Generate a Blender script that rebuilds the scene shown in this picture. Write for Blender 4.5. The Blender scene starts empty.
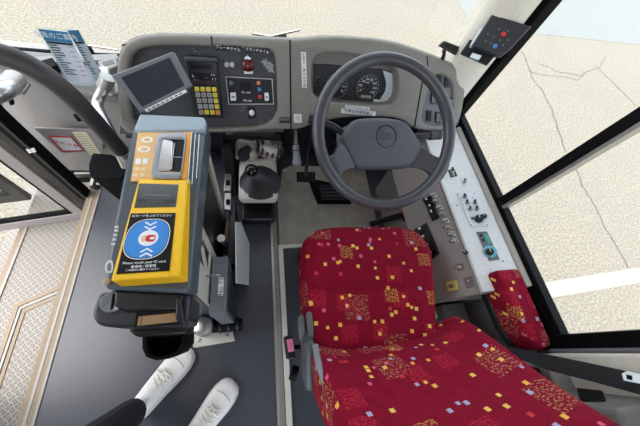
import bpy, bmesh, math, random
from mathutils import Vector, Matrix
from mathutils.geometry import tessellate_polygon
random.seed(7)
SC = bpy.context.scene
COL = SC.collection
V = Vector
# ------------------------------------------------------------------ camera
CAM_H = 1.4
FPX = 269.35
RIGHT = V((0.97511262, -0.11277834, 0.19088325))
UP = V((0.01455168, 0.89165769, 0.45247632))
FWD = V((0.22123205, 0.4384377, -0.87110778))
EYE = V((0, 0, CAM_H))
cd = bpy.data.cameras.new('camera')
cam = bpy.data.objects.new('camera', cd); COL.objects.link(cam)
cd.sensor_fit = 'HORIZONTAL'; cd.sensor_width = 36.0
cd.lens = FPX / 640 * 36; cd.clip_start = 0.02; cd.clip_end = 300
m = Matrix.Identity(4)
for r in range(3):
    m[r][0] = RIGHT[r]; m[r][1] = UP[r]; m[r][2] = -FWD[r]
m.translation = EYE
cam.matrix_world = m
SC.camera = cam
SC.view_settings.view_transform = 'Standard'
SC.view_settings.look = 'None'
SC.view_settings.gamma = 1.0
SC.view_settings.exposure = 0.0

# measuring helper: where the sight line of a photo point meets a real surface
def ray(u, v): return RIGHT * ((u - 320) / FPX) + UP * (-(v - 213) / FPX) + FWD
def Z(u, v, z): d = ray(u, v); return EYE + d * ((z - CAM_H) / d.z)
def Y(u, v, y): d = ray(u, v); return EYE + d * (y / d.y)
def X(u, v, x): d = ray(u, v); return EYE + d * (x / d.x)

class Plane:
    def __init__(s, o, a, b):
        s.o = V(o); s.a = V(a).normalized(); b = V(b); s.b = (b - s.a * b.dot(s.a)).normalized(); s.n = s.a.cross(s.b)
    def hit(s, p, lift=0.0):
        d = ray(*p); o = s.o + s.n * lift
        return EYE + d * ((o - EYE).dot(s.n) / d.dot(s.n))
    def ab(s, p, lift=0.0):
        h = s.hit(p, lift) - s.o; return (h.dot(s.a), h.dot(s.b))
    def at(s, a, b, n=0.0): return s.o + s.a * a + s.b * b + s.n * n
    def lifted(s, l): return Plane(s.o + s.n * l, s.a, s.b)

# ------------------------------------------------------------------ materials
def lin(c):
    c = c / 255.0
    return c / 12.92 if c <= 0.04045 else ((c + 0.055) / 1.055) ** 2.4
def rgb(r, g, b): return (lin(r), lin(g), lin(b), 1)
class NT:
    def __init__(s, m): s.t = m.node_tree; s.n = s.t.nodes; s.l = s.t.links
    def new(s, k, **kw):
        n = s.n.new(k)
        for a, b in kw.items(): setattr(n, a, b)
        return n
    def link(s, a, b): s.l.new(a, b)
    def math(s, op, a, b=None, c=None):
        n = s.new('ShaderNodeMath', operation=op)
        for i, x in enumerate((a, b, c)):
            if x is None: continue
            if isinstance(x, (int, float)): n.inputs[i].default_value = x
            else: s.link(x, n.inputs[i])
        return n.outputs[0]
    def mix(s, f, a, b):
        n = s.new('ShaderNodeMix', data_type='RGBA')
        for i, x in ((0, f), (6, a), (7, b)):
            if isinstance(x, (int, float)): n.inputs[i].default_value = x
            elif isinstance(x, tuple): n.inputs[i].default_value = x
            else: s.link(x, n.inputs[i])
        return n.outputs[2]
def base(name):
    m = bpy.data.materials.new(name); m.use_nodes = True
    nt = NT(m); return m, nt, nt.n['Principled BSDF']
MATS = {}
def mat(name, c, rough=0.5, metal=0.0, var=0.06, scale=60, bump=0.0, coat=0.0, c2=None, spec=0.5, emit=0):
    if name in MATS: return MATS[name]
    m, nt, p = base(name)
    tc = nt.new('ShaderNodeTexCoord'); no = nt.new('ShaderNodeTexNoise')
    no.inputs['Scale'].default_value = scale; no.inputs['Detail'].default_value = 4
    nt.link(tc.outputs['Object'], no.inputs['Vector'])
    col = rgb(*c)
    dark = c2 and rgb(*c2) or tuple(x * (1 - var * 2) for x in col[:3]) + (1,)
    lite = col if c2 else tuple(min(1, x * (1 + var * 2)) for x in col[:3]) + (1,)
    nt.link(nt.mix(no.outputs['Fac'], dark, lite), p.inputs['Base Color'])
    p.inputs['Roughness'].default_value = rough; p.inputs['Metallic'].default_value = metal
    p.inputs['Specular IOR Level'].default_value = spec
    p.inputs['Coat Weight'].default_value = coat
    if bump:
        b = nt.new('ShaderNodeBump'); b.inputs['Strength'].default_value = bump; b.inputs['Distance'].default_value = 0.002
        n2 = nt.new('ShaderNodeTexNoise'); n2.inputs['Scale'].default_value = scale * 6
        nt.link(tc.outputs['Object'], n2.inputs['Vector'])
        nt.link(n2.outputs['Fac'], b.inputs['Height']); nt.link(b.outputs[0], p.inputs['Normal'])
    if emit:
        p.inputs['Emission Color'].default_value = col; p.inputs['Emission Strength'].default_value = emit
    MATS[name] = m
    return m
def glass_mat(name, tint=(0.97, 0.98, 0.97, 1), gl=0.05):
    m, nt, p = base(name)
    nt.n.remove(p); out = nt.n['Material Output']
    t = nt.new('ShaderNodeBsdfTransparent'); t.inputs[0].default_value = tint
    g = nt.new('ShaderNodeBsdfGlossy'); g.inputs['Roughness'].default_value = 0.02
    lw = nt.new('ShaderNodeLayerWeight')
    f5 = nt.math('POWER', lw.outputs['Facing'], 5.0)
    mx = nt.new('ShaderNodeMixShader')
    nt.link(nt.math('MULTIPLY_ADD', f5, 0.6, 0.02), mx.inputs[0])
    nt.link(t.outputs[0], mx.inputs[1]); nt.link(g.outputs[0], mx.inputs[2])
    nt.link(mx.outputs[0], out.inputs[0]); MATS[name] = m
    return m

GLASS = glass_mat('clear_glass')
ACRYL = glass_mat('clear_acrylic', (0.93, 0.96, 0.96, 1))
BLACK = mat('black_rubber', (8, 8, 9), 0.6, spec=0.12)
BLKPL = mat('black_plastic', (23, 23, 25), 0.4, bump=0.1)
BLKGL = mat('black_gloss', (12, 12, 14), 0.4, spec=0.25)
CHAR = mat('charcoal_panel', (62, 64, 66), 0.6, scale=90, bump=0.25, var=0.1)
PAD = mat('dash_pad_grey', (128, 125, 117), 0.62, bump=0.2)
TAUPE = mat('console_taupe', (142, 135, 129), 0.45, bump=0.1)
LGREY = mat('console_light_grey', (226, 231, 229), 0.35)
POD = mat('switch_pod_grey', (104, 108, 112), 0.5)
WHITE = mat('white_label', (226, 229, 230), 0.5, var=0.03)
WHPL = mat('white_plastic', (232, 234, 233), 0.4)
INK = mat('black_ink', (28, 28, 32), 0.6)
WINK = mat('white_ink', (232, 232, 232), 0.6, var=0.02)
CHROME = mat('brushed_metal', (205, 205, 203), 0.28, metal=0.95)
STEEL = mat('stainless_steel', (176, 174, 168), 0.38, metal=0.8)
BEIGE = mat('beige_housing', (204, 199, 190), 0.55)
WHEEL = mat('wheel_grey', (66, 67, 71), 0.3, bump=0.1)
WHEELPAD = mat('wheel_pad_grey', (74, 77, 84), 0.5, bump=0.25)
YEL = mat('reader_yellow', (240, 188, 12), 0.5, var=0.03)
YKEY = mat('yellow_key', (225, 205, 70), 0.45)
GKEY = mat('grey_key', (170, 172, 172), 0.45)
OKEY = mat('orange_key', (225, 140, 60), 0.45)
BLUE = mat('reader_blue', (52, 132, 205), 0.4, var=0.02)
RED = mat('red_paint', (200, 40, 42), 0.4)
DKRED = mat('dark_red_lens', (96, 18, 22), 0.25)
ORANGE = mat('hopper_orange', (228, 182, 118), 0.45, var=0.08, scale=25)
ORANGE2 = mat('orange_strip', (236, 160, 52), 0.4)
BOXGREY = mat('fare_box_grey', (80, 89, 97), 0.3, var=0.05)
BOXHOOD = mat('fare_box_hood_sky_sheen', (146, 160, 168), 0.35, var=0.05)  # lighter than the body grey: windscreen sky reflection put into the colour
BOXDK = mat('fare_box_dark', (48, 51, 56), 0.35)
CREAM = mat('cream_metal', (196, 194, 182), 0.45)
SLATE = mat('slate_grey', (96, 100, 104), 0.45)
DARKBAY = mat('dark_bay', (16, 17, 18), 0.8)
MATTAN = mat('tan_mat', (152, 145, 134), 0.9, scale=14, var=0.18, bump=0.5)
DARKFLOOR = mat('dark_seat_floor', (50, 53, 58), 0.8, scale=30)
FLOORM = mat('speckled_floor', (49, 53, 63), 0.42, scale=260, var=0.2, spec=0.8)
TRIMTAN = mat('step_edge_tan', (136, 119, 96), 0.6)
TRIMWH = mat('step_edge_pale', (150, 146, 139), 0.5)
DOORPINK = mat('door_stile_grey', (158, 148, 144), 0.5)
WALLG = mat('front_panel_grey', (152, 148, 144), 0.5)
IVORY = mat('ivory_trim', (224, 219, 204), 0.5)
CEIL = mat('ceiling_cream', (222, 220, 212), 0.7)
PINK = mat('pink_button', (222, 120, 150), 0.4)
TEAL = mat('teal_plate', (70, 150, 140), 0.4)
TURQ = mat('turquoise_ring', (110, 190, 205), 0.4)
SILV = mat('silver_plate', (224, 234, 238), 0.35)
TAN = mat('tan_slot', (160, 128, 92), 0.5)
CLOTHW = mat('glove_cloth', (196, 188, 180), 0.85, bump=0.5)
CLOTHK = mat('glove_black', (48, 50, 54), 0.85)
SHOE = mat('white_leather', (240, 238, 231), 0.5, bump=0.2)
SOLE = mat('sole_white', (208, 204, 194), 0.6)
TROUS = mat('dark_trousers', (38, 40, 48), 0.9)
GREEN = mat('green_knob', (40, 120, 90), 0.4)
PLUG = mat('yellow_plug', (190, 168, 92), 0.45)
BROWNM = mat('bronze_plate', (110, 88, 84), 0.45)
POSTER = mat('poster_paper', (206, 210, 220), 0.5, var=0.03)
POSTBLUE = mat('poster_blue', (50, 124, 168), 0.5)
SCREEN = mat('monitor_screen', (44, 52, 60), 0.12)
LCD = mat('reader_lcd', (62, 66, 62), 0.2)
ORLED = mat('orange_indicator', (230, 130, 60), 0.4)
BLULED = mat('blue_indicator', (70, 130, 190), 0.4)
PIPE = mat('brown_pipe', (150, 122, 96), 0.5)

def fabric(name):
    m, nt, p = base(name)
    uv = nt.new('ShaderNodeUVMap'); uv.uv_map = 'UVMap'
    def cells(size, ang, seed):
        mp = nt.new('ShaderNodeMapping'); mp.inputs['Scale'].default_value = (1 / size,) * 3
        mp.inputs['Rotation'].default_value = (0, 0, ang); mp.inputs['Location'].default_value = (seed, seed * 0.37, 0)
        nt.link(uv.outputs[0], mp.inputs[0])
        fl = nt.new('ShaderNodeVectorMath', operation='FLOOR'); nt.link(mp.outputs[0], fl.inputs[0])
        fr = nt.new('ShaderNodeVectorMath', operation='FRACTION'); nt.link(mp.outputs[0], fr.inputs[0])
        wn = nt.new('ShaderNodeTexWhiteNoise', noise_dimensions='2D'); nt.link(fl.outputs[0], wn.inputs['Vector'])
        a = nt.new('ShaderNodeVectorMath', operation='ADD'); nt.link(fl.outputs[0], a.inputs[0]); a.inputs[1].default_value = (17.3, 5.1, 0)
        wn2 = nt.new('ShaderNodeTexWhiteNoise', noise_dimensions='2D'); nt.link(a.outputs[0], wn2.inputs['Vector'])
        sf = nt.new('ShaderNodeSeparateXYZ'); nt.link(fr.outputs[0], sf.inputs[0])
        sj = nt.new('ShaderNodeSeparateColor'); nt.link(wn2.outputs['Color'], sj.inputs[0])
        return sf, sj, wn
    def square(sf, sj, half):
        o = []
        for f, j in ((sf.outputs[0], sj.outputs[0]), (sf.outputs[1], sj.outputs[1])):
            c = nt.math('MULTIPLY_ADD', j, 1 - 2 * half - 0.04, half + 0.02)
            o.append(nt.math('LESS_THAN', nt.math('ABSOLUTE', nt.math('SUBTRACT', f, c)), half))
        return nt.math('MULTIPLY', o[0], o[1])
    no = nt.new('ShaderNodeTexNoise'); no.inputs['Scale'].default_value = 35; nt.link(uv.outputs[0], no.inputs['Vector'])
    c = nt.mix(no.outputs['Fac'], rgb(112, 2, 30), rgb(146, 10, 46))
    # speckled patches
    fine = nt.new('ShaderNodeTexNoise'); fine.inputs['Scale'].default_value = 200; fine.inputs['Detail'].default_value = 2
    nt.link(uv.outputs[0], fine.inputs['Vector'])
    for size, ang, seed, half, prob, colr, th in ((0.125, 0.1, 3.1, 0.33, 0.55, rgb(206, 158, 112), 0.57), (0.1, 0.1, 8.7, 0.27, 0.4, rgb(196, 44, 60), 0.52), (0.14, 0.1, 5.2, 0.17, 0.55, rgb(222, 174, 84), 0.53)):
        sf, sj, wn = cells(size, ang, seed)
        k = nt.math('MULTIPLY', square(sf, sj, half), nt.math('LESS_THAN', wn.outputs['Value'], prob))
        k = nt.math('MULTIPLY', k, nt.math('GREATER_THAN', fine.outputs['Fac'], th))
        c = nt.mix(nt.math('MULTIPLY', k, 0.62), c, colr)
    for size, ang, seed, half, prob in ((0.062, 0.1, 1.7, 0.095, 0.55), (0.075, 0.1, 12.4, 0.08, 0.6), (0.058, 0.1, 21.9, 0.085, 0.3)):
        sf, sj, wn = cells(size, ang, seed)
        k = nt.math('MULTIPLY', square(sf, sj, half), nt.math('LESS_THAN', wn.outputs['Value'], prob))
        rp = nt.new('ShaderNodeValToRGB'); rp.color_ramp.interpolation = 'CONSTANT'
        e = rp.color_ramp.elements
        e[0].color = rgb(238, 190, 92); e[1].position = 0.38; e[1].color = rgb(222, 96, 130)
        for pos, cc in ((0.55, rgb(170, 165, 196)), (0.68, rgb(240, 176, 84)), (0.85, rgb(205, 56, 62))):
            q = e.new(pos); q.color = cc
        nt.link(sj.outputs[2], rp.inputs[0])
        c = nt.mix(k, c, rp.outputs[0])
    nt.link(c, p.inputs['Base Color']); p.inputs['Roughness'].default_value = 0.9
    p.inputs['Specular IOR Level'].default_value = 0.2
    w = nt.new('ShaderNodeTexWave'); w.inputs['Scale'].default_value = 130; nt.link(uv.outputs[0], w.inputs['Vector'])
    b = nt.new('ShaderNodeBump'); b.inputs['Strength'].default_value = 0.25; b.inputs['Distance'].default_value = 0.002
    nt.link(w.outputs['Fac'], b.inputs['Height']); nt.link(b.outputs[0], p.inputs['Normal'])
    return m
FABRIC = fabric('seat_fabric')

def road_mat():
    m, nt, p = base('road_aggregate')
    tc = nt.new('ShaderNodeTexCoord')
    def noise(s, d=3):
        n = nt.new('ShaderNodeTexNoise'); n.inputs['Scale'].default_value = s; n.inputs['Detail'].default_value = d
        nt.link(tc.outputs['Object'], n.inputs['Vector']); return n.outputs['Fac']
    def ramp(f, a, b):
        r = nt.new('ShaderNodeMapRange'); r.inputs[1].default_value = a; r.inputs[2].default_value = b; nt.link(f, r.inputs[0]); return r.outputs[0]
    c = nt.mix(ramp(noise(40, 2), 0.36, 0.64), rgb(119, 113, 100), rgb(149, 143, 127))
    c = nt.mix(nt.math('MULTIPLY', ramp(noise(90, 1), 0.55, 0.7), 0.55), c, rgb(96, 92, 84))
    c = nt.mix(nt.math('MULTIPLY', ramp(noise(0.8, 4), 0.45, 0.7), 0.22), c, rgb(118, 114, 104))
    nt.link(c, p.inputs['Base Color']); p.inputs['Roughness'].default_value = 0.9
    return m
ROAD = road_mat()
def step_mat():
    # pale non-slip floor with a woven dash pattern
    m, nt, p = base('step_floor_pattern')
    tc = nt.new('ShaderNodeTexCoord'); mp = nt.new('ShaderNodeMapping')
    mp.inputs['Scale'].default_value = (1 / 0.023,) * 3; mp.inputs['Rotation'].default_value = (0, 0, 0.78)
    nt.link(tc.outputs['Object'], mp.inputs[0])
    fl = nt.new('ShaderNodeVectorMath', operation='FLOOR'); nt.link(mp.outputs[0], fl.inputs[0])
    fr = nt.new('ShaderNodeVectorMath', operation='FRACTION'); nt.link(mp.outputs[0], fr.inputs[0])
    s = nt.new('ShaderNodeSeparateXYZ'); nt.link(fr.outputs[0], s.inputs[0])
    g = nt.new('ShaderNodeSeparateXYZ'); nt.link(fl.outputs[0], g.inputs[0])
    par = nt.math('MODULO', nt.math('ABSOLUTE', nt.math('ADD', g.outputs[0], g.outputs[1])), 2)
    dx = nt.math('ABSOLUTE', nt.math('SUBTRACT', s.outputs[0], 0.5)); dy = nt.math('ABSOLUTE', nt.math('SUBTRACT', s.outputs[1], 0.5))
    def bar(a, b):
        o = nt.math('MULTIPLY', nt.math('LESS_THAN', a, 0.46), nt.math('LESS_THAN', b, 0.24))
        i = nt.math('MULTIPLY', nt.math('LESS_THAN', a, 0.34), nt.math('LESS_THAN', b, 0.1))
        return nt.math('SUBTRACT', o, i)
    k = nt.math('ADD', nt.math('MULTIPLY', bar(dx, dy), par), nt.math('MULTIPLY', bar(dy, dx), nt.math('SUBTRACT', 1, par)))
    nt.link(nt.mix(nt.math('MULTIPLY', k, 0.95), rgb(146, 141, 132), rgb(88, 80, 70)), p.inputs['Base Color'])
    p.inputs['Roughness'].default_value = 0.6
    return m
STEPM = step_mat()
def worn_panel():
    m, nt, p = base('worn_charcoal_panel')
    tc = nt.new('ShaderNodeTexCoord')
    n1 = nt.new('ShaderNodeTexNoise'); n1.inputs['Scale'].default_value = 120; n1.inputs['Detail'].default_value = 3
    n2 = nt.new('ShaderNodeTexNoise'); n2.inputs['Scale'].default_value = 17; n2.inputs['Detail'].default_value = 6
    for n in (n1, n2): nt.link(tc.outputs['Object'], n.inputs['Vector'])
    k = nt.math('GREATER_THAN', nt.math('ADD', n2.outputs['Fac'], nt.math('MULTIPLY', n1.outputs['Fac'], 0.35)), 0.86)
    c = nt.mix(n1.outputs['Fac'], rgb(52, 54, 57), rgb(74, 76, 79))
    nt.link(nt.mix(nt.math('MULTIPLY', k, 0.6), c, rgb(138, 140, 142)), p.inputs['Base Color'])
    p.inputs['Roughness'].default_value = 0.6
    return m
WORN = worn_panel()

# ------------------------------------------------------------------ object helpers
def wloc(o):
    r = V((0, 0, 0))
    while o is not None: r += o.location; o = o.parent
    return r
def thing(name, label, cat, loc, group=None):
    o = bpy.data.objects.new(name, None); COL.objects.link(o); o.location = V(loc); o.empty_display_size = 0.05
    o['label'] = label; o['category'] = cat
    if group: o['group'] = group
    return o
def tag(o, label, cat, group=None):
    o['label'] = label; o['category'] = cat
    if group: o['group'] = group
    return o
def struct(o): o['kind'] = 'structure'; return o
def smooth(me, ang=0.7):
    for f in me.polygons: f.use_smooth = True
    try: me.set_sharp_from_angle(angle=ang)
    except Exception: pass
def obj(name, bm, mt, parent=None, bev=0.0, seg=2, origin=None, sm=True, sub=0, label=None):
    """link bm (world coordinates) as one mesh object under parent"""
    bmesh.ops.recalc_face_normals(bm, faces=bm.faces[:])
    if origin is None:
        if parent is not None: org = wloc(parent)
        else:
            xs = [v.co for v in bm.verts]
            org = V((sum(c.x for c in xs) / len(xs), sum(c.y for c in xs) / len(xs), min(c.z for c in xs)))
    else: org = V(origin)
    bmesh.ops.translate(bm, verts=bm.verts[:], vec=-org)
    me = bpy.data.meshes.new(name); bm.to_mesh(me); bm.free()
    o = bpy.data.objects.new(name, me); COL.objects.link(o)
    for x in (mt if isinstance(mt, (list, tuple)) else [mt]): me.materials.append(x)
    if parent is not None: o.parent = parent; o.location = org - wloc(parent)
    else: o.location = org
    if sm: smooth(me)
    if bev:
        b = o.modifiers.new('bevel', 'BEVEL'); b.width = bev; b.segments = seg; b.limit_method = 'ANGLE'; b.angle_limit = 0.6
        b.harden_normals = False
    if sub:
        s = o.modifiers.new('subdivision', 'SUBSURF'); s.levels = sub; s.render_levels = sub
    if label: o['label'] = label
    return o
def add_prism(bm, pts, off):
    """closed polygon pts extruded by vector off"""
    off = V(off); n = len(pts)
    a = [bm.verts.new(p) for p in pts]; b = [bm.verts.new(V(p) + off) for p in pts]
    bm.faces.new(a); bm.faces.new(list(reversed(b)))
    for i in range(n): bm.faces.new((a[i], b[i], b[(i + 1) % n], a[(i + 1) % n]))
def prism(pts, off): bm = bmesh.new(); add_prism(bm, pts, off); return bm
def add_box(bm, lo, hi, mtx=None):
    lo, hi = V(lo), V(hi); s = hi - lo; c = (lo + hi) / 2
    r = bmesh.ops.create_cube(bm, size=1)['verts']
    bmesh.ops.scale(bm, verts=r, vec=s)
    bmesh.ops.translate(bm, verts=r, vec=c)
    if mtx is not None: bmesh.ops.transform(bm, matrix=mtx, verts=r)
def box(lo, hi, mtx=None): bm = bmesh.new(); add_box(bm, lo, hi, mtx); return bm
def add_tube(bm, path, rad, seg=14, caps=True):
    path = [V(p) for p in path]; n = len(path)
    rads = rad if isinstance(rad, (list, tuple)) else [rad] * n
    rings = []; up = None
    for i, p in enumerate(path):
        t = (path[min(i + 1, n - 1)] - path[max(i - 1, 0)]).normalized()
        if up is None:
            up = t.cross(V((0, 0, 1)) if abs(t.z) < 0.9 else V((1, 0, 0))).normalized()
        up = (up - t * up.dot(t)).normalized(); w = t.cross(up)
        rings.append([bm.verts.new(p + (up * math.cos(k * 2 * math.pi / seg) + w * math.sin(k * 2 * math.pi / seg)) * rads[i]) for k in range(seg)])
    for a, b in zip(rings, rings[1:]):
        for k in range(seg): bm.faces.new((a[k], a[(k + 1) % seg], b[(k + 1) % seg], b[k]))
    if caps: bm.faces.new(list(reversed(rings[0]))); bm.faces.new(rings[-1])
def tube(path, rad, seg=14): bm = bmesh.new(); add_tube(bm, path, rad, seg); return bm
def spline(pts, k=6):
    pts = [V(p) for p in pts]; out = []
    for i in range(len(pts) - 1):
        p0, p1, p2, p3 = pts[max(i - 1, 0)], pts[i], pts[i + 1], pts[min(i + 2, len(pts) - 1)]
        for j in range(k):
            t = j / k
            out.append(0.5 * ((2 * p1) + (p2 - p0) * t + (2 * p0 - 5 * p1 + 4 * p2 - p3) * t * t + (3 * p1 - p0 - 3 * p2 + p3) * t ** 3))
    out.append(pts[-1]); return out
def chaikin(pts, n=2):
    for _ in range(n):
        q = []
        for i in range(len(pts)):
            a, b = pts[i], pts[(i + 1) % len(pts)]
            q.append(tuple(a[k] * .75 + b[k] * .25 for k in range(len(a)))); q.append(tuple(a[k] * .25 + b[k] * .75 for k in range(len(a))))
        pts = q
    return pts
def slab(name, pl, pxs, t0, t1, mt, parent=None, bev=0.0, rnd=0, label=None, seg=2):
    """flat plate on plane pl: its outline seen at height t1, thickness down to t0"""
    ps = [pl.ab(p, t1) for p in pxs]
    if rnd: ps = chaikin(ps, rnd)
    bm = prism([pl.at(a, b, t0) for a, b in ps], pl.n * (t1 - t0))
    return obj(name, bm, mt, parent, bev=bev, label=label, seg=seg)
def disc(name, pl, p, r, t0, t1, mt, parent=None, bev=0.0, seg=24, ry=None, label=None):
    a, b = pl.ab(p, t1); ry = ry or r
    bm = prism([pl.at(a + r * math.cos(k * 2 * math.pi / seg), b + ry * math.sin(k * 2 * math.pi / seg), t0) for k in range(seg)], pl.n * (t1 - t0))
    return obj(name, bm, mt, parent, bev=bev, label=label)
def plate(name, pl, outer, holes, t0, t1, mt, parent=None, bev=0.0, rnd=2, label=None):
    """plate with holes, through a filled curve"""
    cu = bpy.data.curves.new(name, 'CURVE'); cu.dimensions = '2D'; cu.fill_mode = 'BOTH'
    for i, pxs in enumerate([outer] + holes):
        ps = chaikin([pl.ab(p, t1) for p in pxs], rnd)
        sp = cu.splines.new('POLY'); sp.points.add(len(ps) - 1); sp.use_cyclic_u = True
        for q, (a, b) in zip(sp.points, ps): q.co = (a, b, 0, 1)
    cu.extrude = (t1 - t0) / 2 - bev; cu.bevel_depth = bev; cu.bevel_resolution = 2; cu.offset = -bev
    return curve_mesh(cu, pl, (t0 + t1) / 2, name, mt, parent, label)
def curve_mesh(cu, pl, t, name, mt, parent, label=None, ab=None):
    tmp = bpy.data.objects.new(name, cu); COL.objects.link(tmp)
    dg = bpy.context.evaluated_depsgraph_get(); dg.update()
    me0 = bpy.data.meshes.new_from_object(tmp.evaluated_get(dg))
    bpy.data.objects.remove(tmp); bpy.data.curves.remove(cu)
    bm = bmesh.new(); bm.from_mesh(me0); bpy.data.meshes.remove(me0)
    bmesh.ops.remove_doubles(bm, verts=bm.verts[:], dist=1e-6)
    M = Matrix.Identity(4)
    for r in range(3): M[r][0] = pl.a[r]; M[r][1] = pl.b[r]; M[r][2] = pl.n[r]
    M.translation = pl.at(*(ab or (0, 0)), t)
    bmesh.ops.transform(bm, matrix=M, verts=bm.verts[:])
    return obj(name, bm, mt, parent, label=label)
def text(s, pl, p, size, mt, parent, lift=0.001, rot=0.0, name='lettering', sx=1.0, spacing=1.0, line=1.0):
    cu = bpy.data.curves.new('lettering', 'FONT'); cu.body = s; cu.size = size; cu.align_x = 'CENTER'; cu.align_y = 'CENTER'
    cu.extrude = 0.0002; cu.space_character = spacing; cu.space_line = line; cu.resolution_u = 3
    a, b = pl.ab(p, lift)
    q = Plane(pl.at(a, b), pl.a * math.cos(rot) + pl.b * math.sin(rot), pl.b * math.cos(rot) - pl.a * math.sin(rot))
    o = curve_mesh(cu, q, lift, name, mt, parent)
    return o
def rounded(c, size, r, n=8, deform=None, mtx=None, uvs=True):
    """soft box centred at c; deform(p normalised to -1..1, co) -> co"""
    bm = bmesh.new(); h = V(size) / 2
    bmesh.ops.create_cube(bm, size=2)
    bmesh.ops.subdivide_edges(bm, edges=bm.edges[:], cuts=n, use_grid_fill=True)
    data = {}
    for v in bm.verts:
        q = v.co.copy(); p = V((q.x * h.x, q.y * h.y, q.z * h.z))
        inn = V([max(-(h[i] - r), min(h[i] - r, p[i])) for i in range(3)])
        d = p - inn
        if d.length > 1e-9:
            # spread corner vertices
            p = inn + d.normalized() * r if sum(1 for i in range(3) if abs(d[i]) > 1e-9) > 0 and d.length > 0 else p
        if deform: p = V(deform(q, p))
        data[v] = (q, p.copy())
        v.co = p
    if uvs:
        L = bm.loops.layers.uv.new('UVMap')
        bm.normal_update()
        for f in bm.faces:
            nn = f.normal; ax = max(range(3), key=lambda i: abs(nn[i]))
            for l in f.loops:
                p = l.vert.co
                l[L].uv = (p.x, p.y) if ax == 2 else ((p.x + 3, p.z) if ax == 1 else (p.y + 5, p.z))
    if mtx is not None: bmesh.ops.transform(bm, matrix=mtx, verts=bm.verts[:])
    bmesh.ops.translate(bm, verts=bm.verts[:], vec=V(c))
    return bm
def lathe(prof, pl, p_ab, seg=28, n0=0.0):
    """profile [(r, h)] turned about the plane's normal at (a, b)"""
    bm = bmesh.new(); rings = []
    for r, h in prof:
        rings.append([bm.verts.new(pl.at(p_ab[0] + r * math.cos(k * 2 * math.pi / seg), p_ab[1] + r * math.sin(k * 2 * math.pi / seg), n0 + h)) for k in range(seg)])
    for a, b in zip(rings, rings[1:]):
        for k in range(seg): bm.faces.new((a[k], a[(k + 1) % seg], b[(k + 1) % seg], b[k]))
    bm.faces.new(list(reversed(rings[0]))); bm.faces.new(rings[-1])
    return bm
def rcorn(pts, f=.14, k=4):
    out = []
    for i, p in enumerate(pts):
        a, c = pts[i - 1], pts[(i + 1) % len(pts)]
        p0 = tuple(p[j] + (a[j] - p[j]) * f for j in (0, 1)); p1 = tuple(p[j] + (c[j] - p[j]) * f for j in (0, 1))
        for s in range(k + 1):
            t = s / k; out.append(tuple((1 - t) ** 2 * p0[j] + 2 * t * (1 - t) * p[j] + t * t * p1[j] for j in (0, 1)))
    return out
HZ = lambda z: Plane((0, 0, z), (1, 0, 0), (0, 1, 0))
#@@SETTING
# ================================================================== the setting
g = box((-40, -40, -0.95), (40, 60, -0.9)); struct(obj('ground', g, ROAD, origin=(0, 0, -0.9)))
GZ = HZ(-0.9)
def gpoly(name, pts, mt, h=0.004):
    return struct(obj(name, prism([V((x, y, -0.9)) for x, y in pts], (0, 0, h)), mt))
LINEM = mat('road_line_paint', (158, 155, 145), 0.8, scale=30, var=0.05)
CRACKM = mat('road_crack', (100, 96, 88), 0.95)
KERB = mat('grey_asphalt', (128, 131, 127), 0.9, scale=40, var=0.1)
gpoly('road_line', [(1.4, .245), (9, .62), (9, .44), (1.4, .10)], LINEM)
gpoly('road_strip', [(4.0, 5.05), (12, 5.75), (30, 7.4), (30, 30), (4.0, 30)], KERB)
def crack(pxs, w):
    ps = [Z(u, v, -0.9) for u, v in pxs]; q = []
    for i in range(len(ps) - 1):
        for k in range(4):
            p = ps[i].lerp(ps[i + 1], k / 4); q.append(p + V((random.uniform(-.025, .025), random.uniform(-.025, .025), 0)))
    q.append(ps[-1]); a, b = [], []
    for i, p in enumerate(q):
        t = (q[min(i + 1, len(q) - 1)] - q[max(i - 1, 0)]).normalized(); s = V((-t.y, t.x, 0)) * w * random.uniform(.6, 1.2)
        a.append(p + s); b.append(p - s)
    bm = bmesh.new(); va = [bm.verts.new(p + V((0, 0, .003))) for p in a]; vb = [bm.verts.new(p + V((0, 0, .003))) for p in b]
    for i in range(len(va) - 1): bm.faces.new((va[i], vb[i], vb[i + 1], va[i + 1]))
    struct(obj('road_crack', bm, CRACKM))
crack([(521, 50), (530, 68), (533, 80), (545, 95), (552, 110), (560, 135), (566, 152)], .011)
crack([(575, 165), (582, 185), (592, 202), (600, 218), (616, 245), (628, 268)], .009)
crack([(596, 66), (612, 82), (625, 94), (634, 104), (645, 112)], .009)
crack([(538, 64), (560, 72), (580, 76), (600, 66), (606, 56)], .008)
crack([(530, 72), (550, 76), (568, 78), (580, 80), (584, 72)], .006)

fl = box((-.86, -1.6, -.06), (1.0, 1.14, 0)); struct(obj('floor', fl, FLOORM))
sf = box((-1.32, -1.6, -.36), (-.84, 1.1, -.30)); struct(obj('floor_step', sf, STEPM))
ls = box((-1.34, -.06, -.66), (-1.30, 1.3, -.60)); add_box(ls, (-1.62, -.06, -.66), (-1.34, 1.3, -.60)); struct(obj('floor_step', ls, STEPM))
struct(obj('trim_1', box((-.86, -1.6, -.36), (-.838, 1.0, -.001)), STEEL))           # riser
def strip(name, x0, x1, y0, y1, z, mt, h=.004): return struct(obj(name, box((x0, y0, z), (x1, y1, z + h)), mt))
strip('trim_2', -.862, -.842, -1.6, .86, 0, TRIMTAN)
strip('trim_3', -.842, -.832, -1.6, .86, 0, TRIMWH, .006)
strip('trim_4', -.832, -.815, -1.6, .86, 0, TRIMTAN)
strip('trim_5', -.815, -.806, -1.6, .86, 0, TRIMWH, .005)
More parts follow.
